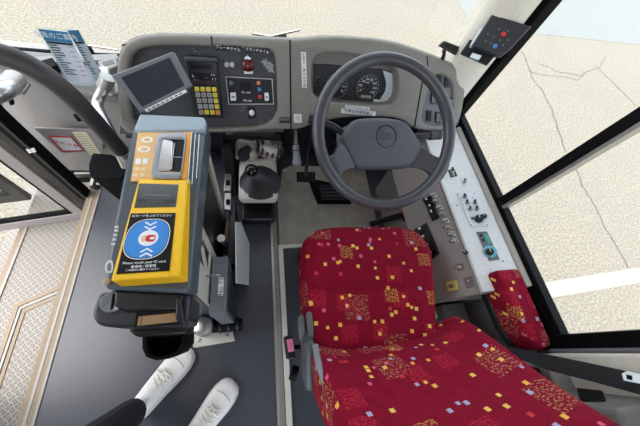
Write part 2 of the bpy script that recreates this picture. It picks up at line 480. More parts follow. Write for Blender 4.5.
# edging set into the lower step
def ribbon(name, pts, w, z, mt, h=.004):
    ps = [V((x, y, z)) for x, y in pts]; L, R = [], []
    for i, p in enumerate(ps):
        d0 = (ps[i] - ps[i - 1]).normalized() if i else (ps[1] - ps[0]).normalized()
        d1 = (ps[i + 1] - ps[i]).normalized() if i < len(ps) - 1 else d0
        t = (d0 + d1).normalized(); s = V((-t.y, t.x, 0)) * (w / 2 / max(.3, t.dot(d0)))
        L.append(p + s); R.append(p - s)
    bm = prism(L + R[::-1], (0, 0, h)); return struct(obj(name, bm, mt))
def off(pts, d): return [(x + d[0], y + d[1]) for x, y in pts]
path = [(-.86, .52), (-1.205, .355), (-1.19, -.6)]
ribbon('trim_6', path, .018, -.3, TRIMTAN); ribbon('trim_7', off(path, (.020, -.016)), .010, -.3, TRIMWH, .006); ribbon('trim_8', off(path, (.038, -.030)), .014, -.3, TRIMTAN)
strip('trim_9', -1.325, -1.30, -.6, .86, -.3, TRIMTAN); strip('trim_10', -1.30, -1.288, -.6, .86, -.3, TRIMWH, .006)

# shell of the bus
struct(obj('wall_front', box((-1.3, 1.15, -.5), (1.03, 1.19, .50)), DARKBAY))
struct(obj('wall_right', box((.99, -1.6, -.5), (1.04, 1.15, .555)), WALLG))
wr = box((.99, -1.6, 1.62), (1.04, 1.15, 2.1)); struct(obj('wall_right', wr, CEIL))
struct(obj('wall_left', box((-1.34, -1.6, -.6), (-1.3, -.06, 2.1)), WALLG))
wl = box((-1.34, -.06, 1.98), (-1.3, 1.15, 2.1)); struct(obj('wall_left', wl, CEIL))
struct(obj('ceiling', box((-1.34, -1.6, 2.05), (1.04, 1.19, 2.1)), CEIL))
struct(obj('trim_11', box((-1.3, 1.15, 1.75), (1.03, 1.19, 2.1)), CEIL))
# right window: black frame, mullion, glass
w = bpy.data.objects.new('window_1', None); COL.objects.link(w); w.location = (.97, .43, .6); struct(w)
obj('frame', box((.964, -.09, .535), (1.0, .96, .598)), BLACK, w, bev=.003)
obj('frame', box((.955, .935, .535), (1.0, .99, 1.63)), BLACK, w, bev=.004)
obj('frame', box((.957, -.100, .535), (1.0, -.058, 1.63)), BLACK, w, bev=.004)
obj('frame', box((.957, -.09, 1.58), (1.0, .96, 1.63)), BLACK, w)
obj('mullion', box((.962, .424, .597), (1.0, .458, 1.59)), BLACK, w, bev=.003)
obj('mullion', box((.966, .412, .597), (.996, .424, 1.59)), STEEL, w, label='thin grey metal edge of the mullion')
obj('glass', box((.980, -.06, .595), (.984, .945, 1.6)), GLASS, w)
# windscreen
w = bpy.data.objects.new('window_2', None); COL.objects.link(w); w.location = (0, 1.17, .5); struct(w)
obj('gasket', box((-1.3, 1.145, .485), (1.0, 1.175, .515)), BLACK, w, bev=.004)
obj('glass', box((-1.28, 1.157, .51), (.97, 1.163, 1.76)), GLASS, w)
# front corner pillar lining and rear pillar lining
struct(obj('trim_12', box((.84, .99, .5), (.99, 1.14, 2.05)), IVORY, bev=.02))
cp = chaikin([(.80, 1.06), (.80, .99), (.86, .945), (.955, .94), (.955, 1.06)], 2)
struct(obj('trim_13', prism([V((x, y, .66)) for x, y in cp], (0, 0, 1.39)), IVORY))
struct(obj('trim_14', box((.944, -.110, .50), (.99, -.098, 2.05)), POD, bev=.006))
struct(obj('trim_15', box((.925, -.60, .50), (.99, -.110, 2.05)), IVORY, bev=.008))
struct(obj('trim_16', box((.86, -.60, .0), (.93, -.13, .60)), WALLG, bev=.008))
struct(obj('trim_22', box((.78, -.60, .0), (.925, -.205, .80)), mat('pillar_panel_grey', (112, 111, 108), .5), bev=.01))
struct(slab('trim_23', Plane((0, -.205, 0), (-1, 0, 0), (0, 0, 1)), rcorn([(574, 380.5), (600, 385.5), (606, 400), (580, 400)]), -.01, .004, BLACK, None, bev=.002))
struct(obj('trim_24', box((-1.3, 1.19, .1), (1.03, 1.28, .50)), WALLG))

# front step well: grey panel under the left shelf, door post, open door leaf
t = thing('front_cabinet', 'grey cabinet under the fare leaflets beside the front door', 'cabinet', (-.7, 1.0, 0))
sh = [Z(u, v, .575) for u, v in ((-40, 50), (0, 63), (40, 78), (67, 89), (90, 93), (119, 96.5))]
back = [V((-.425, 1.13, .575)), V((-1.28, 1.13, .575))]
obj('shelf_top', prism([p + V((0, 0, -.04)) for p in sh + back], (0, 0, .04)), mat('shelf_grey', (128, 126, 124), .5), t, bev=.012)
fp = [p + V((.0, .010, 0)) for p in sh]
bm = bmesh.new()
up = [bm.verts.new((p.x, p.y, .54)) for p in fp]; lo = [bm.verts.new((p.x, .94, 0.06)) for p in fp]
for i in range(len(fp) - 1): bm.faces.new((up[i], up[i + 1], lo[i + 1], lo[i]))
bb = [bm.verts.new((p.x, 1.13, .54)) for p in fp]; bl = [bm.verts.new((p.x, 1.13, .06)) for p in fp]
for i in range(len(fp) - 1): bm.faces.new((bb[i], bb[i + 1], bl[i + 1], bl[i]))
bm.faces.new((lo[0], bl[0], bb[0], up[0])); bm.faces.new((lo[-1], bl[-1], bb[-1], up[-1]))
obj('front_panel', bm, WALLG, t)
PF = Plane((0, .935, .06), (1, 0, 0), (0, .012, .48))
slab('hatch', PF, [(33, 128), (103, 130), (103, 152), (62, 153)], .0, .006, WALLG, t, bev=.002)
slab('warning_sticker', PF, [(48, 136), (72, 137), (84, 151), (62, 152)], .006, .008, RED, t, label='white sticker with a red border')
st = [o for o in t.children if o.name.startswith('warning_sticker')][0]
slab('sticker_face', PF, [(51, 137.5), (71, 138), (82, 150), (63, 150.5)], .008, .009, WHITE, st)
text('足元注意', PF, (66, 144), .022, RED, st, lift=.0092, rot=-.35, sx=1)
slab('notice_sticker', PF, [(72, 132), (86, 132), (101, 154), (90, 155)], .007, .0085, mat('cream_notice', (232, 222, 186), .5), t, label='cream notice sticker')
st = [o for o in t.children if o.name.startswith('notice_sticker')][0]
for k in range(9):
    f = .08 + k * .1
    slab('text_line', PF, [(74 + 16 * f, 132.6 + 22 * f), (84.5 + 15 * f, 132.4 + 21.5 * f), (84.8 + 15 * f, 133.0 + 21.5 * f), (74.3 + 16 * f, 133.2 + 22 * f)], .0086, .009, mat('pale_text', (186, 174, 146), .6), st)
slab('latch', PF, [(73, 115.5), (81, 114.5), (86, 121), (78, 122)], .0, .01, BLACK, t, bev=.002)
slab('knob', PF, [(118, 109), (123, 108), (124, 113), (120, 114)], .0, .01, BLACK, t, bev=.002)
slab('knob', PF, [(8, 101), (13, 100), (14, 105), (10, 106)], .0, .01, BLACK, t, bev=.002)
slab('base_edge', PF, [(74, 174), (92, 174), (92, 177.5), (77, 177.5)], .0, .012, STEEL, t)
slab('red_strip', PF, [(105, 117.5), (128, 119), (128, 122), (107, 121)], .0, .003, mat('pale_red_strip', (196, 120, 108), .5), t)
d = bpy.data.objects.new('door_1', None); COL.objects.link(d); d.location = (-.86, .84, 0); struct(d)
obj('post', box((-.905, .815, -.02), (-.855, .86, 1.98)), BLACK, d, bev=.006)
obj('post', box((-.95, .83, -.3), (-.905, .87, 1.98)), BLKPL, d, bev=.004)
obj('edge_seal', box((-.873, .808, .0), (-.862, .817, 1.98)), BLKPL, d)
slab('latch_plate', Plane((0, .812, 0), (1, 0, 0), (0, 0, 1)), [(26, 149.5), (34, 148.5), (36, 152), (29, 153.5)], 0, .004, WHPL, d)
# swung-in glazed leaf
LO, LA = V((-1.0, .865, -.27)), V((-.35, -.065, 0)).normalized()
def leaf(parent, o, L, mt_s):
    M = Matrix.Identity(4); n = LA.cross(V((0, 0, 1)))
    for r in range(3): M[r][0] = LA[r]; M[r][1] = n[r]; M[r][2] = (0, 0, 1)[r]; M[r][3] = o[r]
    obj('stile', box((0, -.016, 0), (.052, .016, 1.95), M), mt_s, parent, bev=.004)
    obj('stile', box((L - .05, -.016, 0), (L, .016, 1.95), M), BLKPL, parent, bev=.004)
    obj('bottom_rail', box((.0, -.018, -.03), (L, .018, .035), M), mt_s, parent, bev=.004)
    obj('seal', box((.05, -.012, .035), (L - .05, .012, .055), M), BLACK, parent)
    obj('seal', box((.052, -.012, .05), (.064, .012, 1.9), M), BLACK, parent)
    obj('glass', box((.06, -.003, .05), (L - .05, .003, 1.9), M), GLASS, parent)
d = bpy.data.objects.new('door_2', None); COL.objects.link(d); d.location = LO; struct(d)
leaf(d, LO, .50, DOORPINK)
d = bpy.data.objects.new('door_3', None); COL.objects.link(d); d.location = (-1.1, 1.0, -.27); struct(d)
leaf(d, V((-1.33, .99, -.27)), .30, BLKPL)
struct(obj('trim_17', box((-.845, .86, -.3), (-.83, 1.12, .04)), STEEL))
#@@DASH
# ================================================================== dashboard
PD = Plane((0, .87, .515), (1, 0, 0), (0, .446, .895))
t = thing('dashboard', 'wide grey dashboard with a worn dark switch panel and round gauges', 'dashboard', (.2, 1.0, .45))
outer = [(121, 140), (117, 100), (116, 75), (118, 55), (127, 41), (150, 34), (215, 35.5), (285, 39), (302, 39), (325, 36.5), (350, 37), (385, 40), (414, 48), (447, 61), (460, 70), (466, 80), (465, 100), (459, 125), (446, 131), (414, 130), (400, 117), (345, 117), (312, 124), (300, 130), (278, 130), (200, 132)]
h_left = [(134, 132), (129, 100), (128, 70), (132, 54), (146, 46.5), (180, 46), (214, 47), (271, 51), (275.5, 57), (277, 80), (278, 127), (215, 129)]
h_clu = [(313, 56), (330, 53), (360, 55), (394, 66), (399, 74), (398, 106), (372, 106), (345, 104), (314, 100), (311, 80)]
h_pod = [(436, 73), (448, 77.5), (453, 86), (453.5, 107), (446, 127), (421, 125), (424, 104), (430, 87)]
bp = [PD.ab(p, -.05) for p in outer]
obj('dash_body', prism([PD.at(a * .985 + .004, b, -.14) for a, b in bp], PD.n * .085), BLKPL, t, bev=.01)
plate('dash_pad', PD, outer, [h_left, h_clu, h_pod], -.055, .03, PAD, t, bev=.011)
o_px = [(117.5, 85), (117.5, 70), (119, 55), (127, 41.5), (150, 34), (215, 35), (285, 38.5), (302, 38.5), (325, 36), (350, 36.5), (385, 39.5), (414, 47.5), (447, 60.5), (460, 69), (466, 79), (465.5, 90)]
i_px = [(122, 86), (122.5, 72), (125.5, 59), (134, 49.5), (151, 43.5), (215, 44), (285, 46), (302, 46), (325, 44), (350, 45), (385, 48), (411, 55), (441, 67.5), (453, 74), (459, 82), (460, 90)]
def smooth_px(ps): return [(p.x, p.y) for p in spline([V((x, y, 0)) for x, y in ps], 4)]
bm = bmesh.new(); rows = []
for (ox, oy), (ix, iy) in zip(smooth_px(o_px), smooth_px(i_px)):
    a = PD.hit((ix, iy), .028); dp = .055
    if ox > 440: dp = .055 - .050 * min(1, (ox - 440) / 22)
    if ox < 130: dp = .055 - .040 * min(1, (130 - ox) / 10)
    c = Y(ox, oy, a.y + dp); n_ = V((0, -.25, .97)); m_ = a.lerp(c, .4) + n_ * .008 * dp / .055
    rows.append([bm.verts.new(p) for p in (a - PD.n * .02, a, a.lerp(m_, .5) + n_ * .003, m_, c, c + V((0, .01, -.02)), c + V((0, .0, -.09)))])
for p, q in zip(rows, rows[1:]):
    for k in range(len(p) - 1): bm.faces.new((p[k], p[k + 1], q[k + 1], q[k]))
obj('pad_top', bm, PAD, t)
slab('switch_panel', PD, [(120, 134), (122, 44), (276, 46), (284, 132)], -.02, .006, WORN, t)
slab('gauge_backing', PD, [(308, 50), (402, 55), (403, 110), (308, 105)], -.06, -.048, PAD, t)
sp = slab('pod_panel', PD, [(430, 64), (461, 70), (464.5, 80), (463.5, 100), (458, 125), (446, 131), (416, 129)], -.02, .016, POD, t)
# seams of the pad
for a, b, w in (((290, 40), (291, 130), .7), ((423, 79), (414.5, 127), .6), ((211, 36), (212.5, 46), .5), ((427, 56), (428, 66), .5)):
    slab('seam', PD, [(a[0] - w, a[1]), (a[0] + w, a[1]), (b[0] + w, b[1]), (b[0] - w, b[1])], .0295, .0307, BLACK, t)
# instrument cluster
ic = slab('instrument_cluster', PD, [(314, 64), (330, 64.5), (380, 69), (393.5, 73), (394, 104.5), (360, 101), (314, 98.5)], -.05, -.043, mat('cluster_face', (44, 44, 46), .45, spec=.3), t, bev=.002)
def gauge(name, p, r, nums, a0, a1, needle, sz):
    L = -.0425
    g = disc(name, PD, p, r, L, L + .003, mat('gauge_face', (30, 30, 33), .5, spec=.3), ic, seg=40)
    a, b = PD.ab(p, L + .003)
    bm = bmesh.new()                                   # raised ring
    n = 48
    for k in range(n):
        pass
    prof = [(r * 1.0, 0), (r * 1.08, 0), (r * 1.08, .006), (r * 1.0, .006)]
    rings = [[bm.verts.new(PD.at(a + q * math.cos(k * 2 * math.pi / n), b + q * math.sin(k * 2 * math.pi / n), L + h)) for k in range(n)] for q, h in prof]
    for i in range(4):
        for k in range(n): bm.faces.new((rings[i][k], rings[i][(k + 1) % n], rings[(i + 1) % 4][(k + 1) % n], rings[(i + 1) % 4][k]))
    obj('bezel', bm, mat('bezel_grey', (84, 85, 87), .35), g)
    bm = bmesh.new()
    m = (len(nums) - 1) * 2
    for k in range(m + 1):
        th = a0 + (a1 - a0) * k / m
        r0, r1, w = r * (.84 if k % 2 else .8), r * .94, r * .018
        c, s = math.cos(th), math.sin(th)
        add_prism(bm, [PD.at(a + r0 * c - w * s, b + r0 * s + w * c, L + .0031), PD.at(a + r1 * c - w * s, b + r1 * s + w * c, L + .0031), PD.at(a + r1 * c + w * s, b + r1 * s - w * c, L + .0031), PD.at(a + r0 * c + w * s, b + r0 * s - w * c, L + .0031)], PD.n * .0004)
    obj('tick_marks', bm, WINK, g)
    for k, s_ in enumerate(nums):
        if not s_: continue
        th = a0 + (a1 - a0) * k / (len(nums) - 1)
        q = Plane(PD.at(a + r * .66 * math.cos(th), b + r * .66 * math.sin(th)), PD.a, PD.b)
        cu = bpy.data.curves.new('n', 'FONT'); cu.body = s_; cu.size = sz; cu.align_x = 'CENTER'; cu.align_y = 'CENTER'; cu.extrude = .0002; cu.resolution_u = 2
        curve_mesh(cu, q, L + .0033, 'numeral', WINK, g)
    c, s = math.cos(needle), math.sin(needle); w = r * .03
    bm = prism([PD.at(a - w * s - .1 * r * c, b + w * c - .1 * r * s, L + .005), PD.at(a + r * .75 * c, b + r * .75 * s, L + .005), PD.at(a + w * s - .1 * r * c, b - w * c - .1 * r * s, L + .005)], PD.n * .0008)
    obj('needle', bm, RED, g)
    obj('needle_cap', lathe([(r * .1, 0), (r * .1, .004), (r * .07, .006)], PD, (a, b), 16, L + .003), BLKPL, g)
    return g
R = math.radians
g = gauge('speedometer', (367.5, 87.3), .049, ['0', '20', '40', '60', '80', '100', '120', '140'], R(205), R(-35), R(196), .0135)
text('km/h', PD, (367.7, 82.5), .009, WINK, g, lift=-.039)
slab('odometer', PD, [(361, 95), (371, 95.8), (370.8, 98.3), (360.9, 97.5)], -.0395, -.0385, mat('lcd_pale', (158, 160, 146), .4), g)
g = gauge('tachometer', (336.7, 86), .047, ['0', '5', '10', '15', '20', '25', '30', '35'], R(215), R(-35), R(210), .0115)
gauge('air_gauge', (318.8, 81), .017, ['', '', '', '', ''], R(210), R(-30), R(120), .006)
gauge('fuel_gauge', (384.5, 85), .014, ['', '', '', ''], R(90), R(-90), R(60), .006)
slab('paper_slip', PD, [(383.5, 70.5), (393.5, 74), (392, 104), (379.5, 101), (385.5, 92), (386.5, 82)], -.042, -.034, SILV, ic)
slab('white_tape', PD, [(374, 99.5), (389.5, 101), (389.3, 104.3), (373.8, 103)], -.042, -.033, WHITE, ic)
# labels on the pad
s = slab('handwritten_label', PD, [(345.6, 105), (370, 107.6), (369.7, 110.6), (345.2, 108.6)], .028, .0315, WHITE, t)
text('エンジンブレーキ', PD, (357.6, 108), .0125, INK, s, lift=.0322, rot=-.06)
s = slab('handwritten_label', PD, [(341.4, 108.6), (376, 111.8), (375.4, 116), (341, 113.2)], .028, .0322, WHITE, t)
text('冬季以外使用禁止', PD, (358.5, 112.4), .0165, INK, s, lift=.0328, rot=-.06)
s = slab('warning_label', PD, [(301, 51.8), (306, 52.2), (307, 88), (302, 87.6)], .028, .0315, WHITE, t, label='tall narrow white label with writing down it')
for k, ch in enumerate('左折で、巻込み注意'):
    text(ch, PD, (303.6 + .0 + k * .12, 55 + k * 3.85), .0125, INK, s, lift=.032)
s = slab('round_mark_label', PD, [(293.8, 114), (301.6, 114.2), (301.7, 122.8), (293.9, 122.6)], .028, .032, WHITE, t)
text('①', PD, (297.8, 118.4), .022, INK, s, lift=.0326)
s = slab('button_plate', PD, [(279.5, 117.5), (290, 117.5), (290, 123.2), (279.5, 123.2)], .028, .034, BLKPL, t)
for k in range(3): slab('button', PD, [(280.5 + 3.2 * k, 118.2), (282.8 + 3.2 * k, 118.2), (282.8 + 3.2 * k, 120.6), (280.5 + 3.2 * k, 120.6)], .034, .037, POD, s)
for k, (x0, x1, y, s_) in enumerate(((215.3, 241, 45.6, 'ブレーキオイル'), (245, 269.6, 47.8, 'クラッチオイル'))):
    s = slab('black_label', PD, [(x0, y), (x1, y + .9), (x1 + .2, y + 5.6), (x0 + .2, y + 4.8)], .027, .0375, BLKGL, t)
    text(s_, PD, ((x0 + x1) / 2, y + 2.9),   .0118, WINK, s, lift=.0381, rot=-.02)
# left panel fittings
for p in ((226.7, 64.5), (232.4, 64.7)):
    a, b = PD.ab(p, .01); obj('cap_bolt', lathe([(.0095, 0), (.0095, .006), (.007, .009), (.003, .010)], PD, (a, b), 16, .006), BEIGE, t)
al = slab('alarm_lamp', PD, [(242, 59.5), (245, 57), (250, 57), (253, 60), (253.5, 70), (241.5, 69.6)], .006, .02, BLKPL, t, bev=.002)
a, b = PD.ab((247.6, 65.3), .02); obj('red_lens', lathe([(.021, 0), (.021, .006), (.015, .013), (.004, .016)], PD, (a, b), 24, .02), DKRED, al, label='dark red round lens')
slab('chrome_visor', PD, [(243.6, 58.4), (247.3, 55.4), (251.6, 58.8), (249, 60), (246, 60)], .02, .026, SILV, al)
slab('lamp_tag', PD, [(244, 71.2), (253, 71.4), (252.8, 74), (244.2, 73.8)], .006, .008, WHPL, t)
slab('worn_patch', PD, [(260.5, 62), (263, 60.8), (263.6, 58.5), (265.5, 60.5), (266.2, 57.5), (267.5, 62), (270, 61.5), (273.6, 65), (273, 69), (274.5, 73.5), (271, 71.5), (268.5, 72.8), (267.8, 69), (265.6, 68.6), (265.8, 66), (263, 66.5), (264, 63.8)], .006, .0068, mat('bare_patch', (150, 153, 154), .7, scale=150, var=.2), t)
kn = slab('knob_plate', PD, [(247.5, 107), (255.5, 107), (256, 118.7), (248, 118.7)], .006, .01, BLKGL, t)
a, b = PD.ab((251.7, 112.3), .02); obj('white_knob', lathe([(.008, 0), (.008, .008), (.0105, .012), (.0105, .02), (.006, .023)], PD, (a, b), 18, .01), WHPL, kn)
# right pod rocker switches
for k, (x, y, lit) in enumerate(((447.5, 82, 0), (440, 79, 0), (434, 98.5, 1), (442.5, 99.5, 0), (429.5, 116, 0), (438.5, 117.5, 1), (451.5, 101.5, 1))):
    wx, wy = (2.6, 5.6) if k != 6 else (3.6, 3.4)
    s = slab('rocker_switch', PD, [(x - wx, y - wy), (x + wx, y - wy + .6), (x + wx - .6, y + wy + .6), (x - wx - .6, y + wy)], .016, .022, BLKPL, t, bev=.0015)
    slab('rocker', PD, [(x - wx * .6, y - wy * .7), (x + wx * .6, y - wy * .7 + .4), (x + wx * .6 - .5, y + wy * .7 + .4), (x - wx * .6 - .5, y + wy * .7)], .022, .027 if lit else .024, SLATE if lit else BLKGL, s, bev=.001)
for p in ((457 - 3, 84.5), (452, 120), (424, 123)):
    disc('screw', PD, p, .003, .016, .018, BLACK, t, seg=10)
# lower left shelf under the panel with connectors
obj('under_shelf', box((-.16, .86, .43), (.10, 1.0, .475)), BLKPL, t, bev=.006)
U = Plane((0, .865, .42), (1, 0, 0), (0, .2, .98))
s = slab('connector_block', U, [(209, 131), (222, 131), (223, 145), (210, 145)], 0, .02, BLKPL, t, bev=.002)
slab('blue_plug', U, [(213, 124.5), (222.5, 124.5), (223.5, 130), (214, 131)], 0, .018, mat('blue_plug', (44, 62, 128), .4), t, bev=.002)
slab('grey_plug', U, [(225, 128), (232.5, 128), (233, 134.5), (226, 135)], 0, .015, SLATE, t, bev=.002)
slab('cable_bundle', U, [(236, 127), (275, 130), (275, 137), (240, 137)], 0, .02, BLKPL, t, bev=.006)

# monitor
pm = Plane(Y(150, 82, .73), (1, 0, 0), (0, .62, .78))
# measured corners give the tilt of the case
MC = [(110.5, 75.5), (172.5, 51.5), (191.5, 86.5), (140.5, 113.5)]
t = thing('display_monitor', 'flat grey monitor tilted on an arm left of the keypad', 'monitor', Y(165, 112, .80))
slab('case', pm, MC, -.028, .0, mat('monitor_case', (106, 110, 114), .45), t, bev=.004)
slab('screen', pm, [(121, 77.5), (169.5, 57.5), (184.5, 85.5), (142, 107)], -.0005, .0008, SCREEN, t, bev=.0003)
s = slab('button_bar', pm, [(144, 109.7), (185, 89.5), (187.3, 92), (147, 112.5)], -.002, .0025, WHPL, t, bev=.0008)
for k in range(8):
    f = .06 + k * .11; x = 145 + 41 * f; y = 110.6 - 20.5 * f
    slab('button', pm, [(x, y), (x + 2.4, y - 1.2), (x + 3.1, y + .1), (x + .7, y + 1.3)], .0025, .0035, SLATE, s)
obj('arm', tube([pm.at(*pm.ab((155, 86)), -.028), Y(160, 92, .86), Y(165, 95, .93)], .014), BLKPL, t)

# numeric keypad terminal
t = thing('keypad_terminal', 'black keypad terminal with yellow and grey keys on the dark panel', 'keypad', PD.at(*PD.ab((203, 115)), .0))
K = PD.lifted(.0)
slab('case', PD, [(184, 57.5), (216, 59), (223, 118.5), (194, 117), (188, 82)], .006, .035, BLKPL, t, bev=.004)
slab('hood', PD, [(183, 56.5), (217.5, 58.5), (219, 63), (184.5, 62)], .006, .043, CHAR, t, bev=.006)
slab('card_slot', PD, [(190.5, 64.5), (212, 65.3), (213, 69.5), (191.5, 69)], .035, .037, BLKGL, t)
s = slab('display', PD, [(190, 72.2), (217, 73.5), (218.4, 86), (191.5, 85)], .035, .0365, BLKGL, t)
slab('red_window', PD, [(191.5, 80), (217, 81.4), (217.6, 85.3), (192, 84.4)], .0365, .0372, mat('dim_red_window', (44, 18, 26), .3), s)
text('5-', PD, (193.5, 76.2), .013, WINK, s, lift=.037); text('0:12', PD, (213, 74.8), .008, WINK, s, lift=.037); text('1 1', PD, (214, 79.3), .012, WINK, s, lift=.037); text('-- --', PD, (196, 79.6), .01, WINK, s, lift=.037); text('- -', PD, (206, 78), .01, WINK, s, lift=.037)
KT = [['', '', '', ''], ['7', '8', '9', '/'], ['4', '5', '6', ''], ['1', '2', '3', ''], ['0', '', '', '']]
for r in range(5):
    for c in range(4):
        x = 196.7 + 5.75 * c + 1.05 * r - (.25 * r * (c - 1) * .2); y = 89.3 + 5.75 * r + .12 * c
        mt = YKEY if (r == 0 or c == 3 or (r == 4 and c in (1, 2))) else GKEY
        if r == 4 and c == 3: mt = OKEY
        k = slab('key', PD, [(x - 2.3, y - 2.3), (x + 2.1, y - 2.2), (x + 2.5, y + 2.2), (x - 1.9, y + 2.1)], .035, .041, mt, t, bev=.0012, seg=1)
        if KT[r][c]: text(KT[r][c], PD, (x + .1, y), .012, INK, k, lift=.0415)

# route announcement control panel
t = thing('door_control_panel', 'small black control panel with a silver frame and coloured buttons', 'control panel', PD.at(*PD.ab((250, 105)), .006))
Q = [(225.2, 76.3), (272.6, 78.6), (274.2, 104.6), (228.4, 104.8)]
def inset(Q, d):
    cx = sum(p[0] for p in Q) / 4; cy = sum(p[1] for p in Q) / 4
    return [(p[0] + d * (1 if p[0] < cx else -1), p[1] + d * (1 if p[1] < cy else -1)) for p in Q]
slab('silver_frame', PD, Q, .006, .014, STEEL, t, bev=.0015)
f = slab('face_plate', PD, inset(Q, .9), .010, .0148, BLKGL, t)
slab('red_display', PD, [(240.2, 82), (251, 82.3), (251.2, 91), (240.4, 90.8)], .0148, .0165, DARKBAY, t)
text('電圧 自動', PD, (246, 92.6), .008, WINK, f, lift=.0152); text('放送 始動', PD, (247.5, 100.8), .008, WINK, f, lift=.0152)
for p, mt, nm in (((258.6, 83.1), ORLED, 'orange_button'), ((259.4, 89.3), BLULED, 'blue_button'), ((260, 96.9), RED, 'red_button')):
    slab(nm, PD, [(p[0] - 1.7, p[1] - 1.8), (p[0] + 1.7, p[1] - 1.8), (p[0] + 1.7, p[1] + 1.8), (p[0] - 1.7, p[1] + 1.8)], .0148, .019, mt, t, bev=.001)
a, b = PD.ab((231.3, 83), .02); obj('grey_knob', lathe([(.009, 0), (.009, .008), (.006, .011)], PD, (a, b), 18, .0148), SLATE, t)
for x, y, w, h in ((233, 96.8, 2.8, 4), (266.6, 97, 2.1, 4)):
    s = slab('switch_guard', PD, [(x - w, y - h), (x + w, y - h), (x + w + .3, y + h), (x - w + .3, y + h)], .0148, .024, WHPL, t, bev=.002)
    slab('slider', PD, [(x - w * .5, y - .6), (x + w * .6, y - .6), (x + w * .6, y + .8), (x - w * .5, y + .8)], .024, .026, SLATE, s)

# dash-top display on a stalk
bp_ = Y(441, 62, 1.01)
t = thing('dash_top_display', 'tiny black display on a short stalk above the right dash corner', 'display', bp_)
pv = Plane(Y(449, 48, 1.0), (.96, .1, -.22), (.1, .5, .85))
slab('housing', pv, [(439.5, 46), (445, 40.8), (460.3, 46.8), (456, 55.5)], -.012, 0, BLKPL, t, bev=.003)
slab('screen', pv, [(443, 46.2), (446.3, 43), (457, 47.3), (453.8, 52.6)], -.001, .001, BLKGL, t)
obj('stalk', tube([pv.at(*pv.ab((446, 50)), -.01), Y(444, 55, 1.0), bp_ + V((0, 0, .004))], [.008, .007, .01]), BLKPL, t)
obj('foot', lathe([(.03, 0), (.028, .006), (.012, .012)], HZ(0), (bp_.x, bp_.y), 20, bp_.z - .006), BLKPL, t)

# control box on the front pillar
c0 = Y(500, 42, .91)
t = thing('pillar_control_box', 'black control box with red and blue buttons on the front pillar', 'control box', c0)
pb = Plane(c0, (.80, -.50, .2), (.28, .60, .75))
slab('mounting_plate', pb, [(460.5, 53), (470, 39), (500, 50), (487.5, 65)], -.03, -.012, BLKPL, t, bev=.003)
slab('case', pb, [(472, 45), (492, 14), (532, 26), (514, 46), (502, 56), (496, 55)], -.012, .018, mat('control_box_case', (48, 50, 54), .4), t, bev=.004)
slab('edge_strip', pb, [(470, 45), (480, 28), (483, 29), (473, 46)], -.02, .012, SILV, t)
slab('connector', pb, [(472.5, 52.5), (482, 55.5), (479, 60), (470, 57)], -.012, .0, SILV, t, bev=.002)
for p, mt, r in (((503.5, 34.3), RED, .0075), ((495, 46.3), BLULED, .0075)):
    a, b = pb.ab(p, .02); obj('round_button', lathe([(r, 0), (r, .004), (r * .7, .006)], pb, (a, b), 18, .018), mt, t, label='red round button' if mt is RED else 'blue round button')
for p in ((488, 34), (494, 36.5), (500, 40), (508, 40), (486, 41), (491, 43.5), (503, 45), (499, 29), (508, 31)):
    disc('small_key', pb, p, .0028, .018, .0195, POD, t, seg=10)

# ------------------------------------------------------------------ column and wheel
WC = V((.4109, .5874, .7966)); WT = .583
WP = Plane(WC, (1, 0, 0), (0, math.cos(WT), math.sin(WT)))
t = thing('shaft_shroud', 'dark steering shaft with grey shroud behind the steering wheel', 'steering shaft', WC - WP.n * .62)
obj('column_tube', tube([WC - WP.n * .62, WC - WP.n * .12], [.06, .05], 20), BLKPL, t)
sh_ = [(-.085, .062), (.085, .062), (.095, .02), (.07, -.09), (-.07, -.09), (-.095, .02)]
bm = bmesh.new()
A_ = [bm.verts.new(WP.at(a, b, -.085)) for a, b in chaikin(sh_, 2)]; B_ = [bm.verts.new(WP.at(a * 1.05, b * 1.1 + .0, -.27)) for a, b in chaikin(sh_, 2)]
bm.faces.new(A_); bm.faces.new(B_[::-1])
for i in range(len(A_)): bm.faces.new((A_[i], B_[i], B_[(i + 1) % len(A_)], A_[(i + 1) % len(A_)]))
obj('shroud', bm, SLATE, t, bev=.006)
obj('collar', lathe([(.055, -.1), (.05, -.03)], WP, (0, 0), 24), BLKPL, t)
def stalk(pxs, n, rad, tip):
    pts = spline([WP.lifted(n).hit(p) for p in pxs], 5)
    L = obj('stalk_lever', tube(pts, [rad * (.7 + .3 * i / (len(pts) - 1)) for i in range(len(pts))], 14), BLKPL, t)
    d = (pts[-1] - pts[-2]).normalized()
    obj('lever_tip', tube([pts[-1] - d * .03, pts[-1] + d * .018], rad * 1.15, 14), BLKPL, L)
    for k in range(2): obj('tip_ring', tube([pts[-1] - d * (.012 + .012 * k), pts[-1] - d * (.009 + .012 * k)], rad * 1.22, 14), SLATE, L)
stalk([(372, 130), (350, 135.5), (332, 126), (314, 119.5)], -.105, .014, 0)
stalk([(392, 140), (412, 137), (425, 136), (436, 135.5)], -.105, .014, 0)

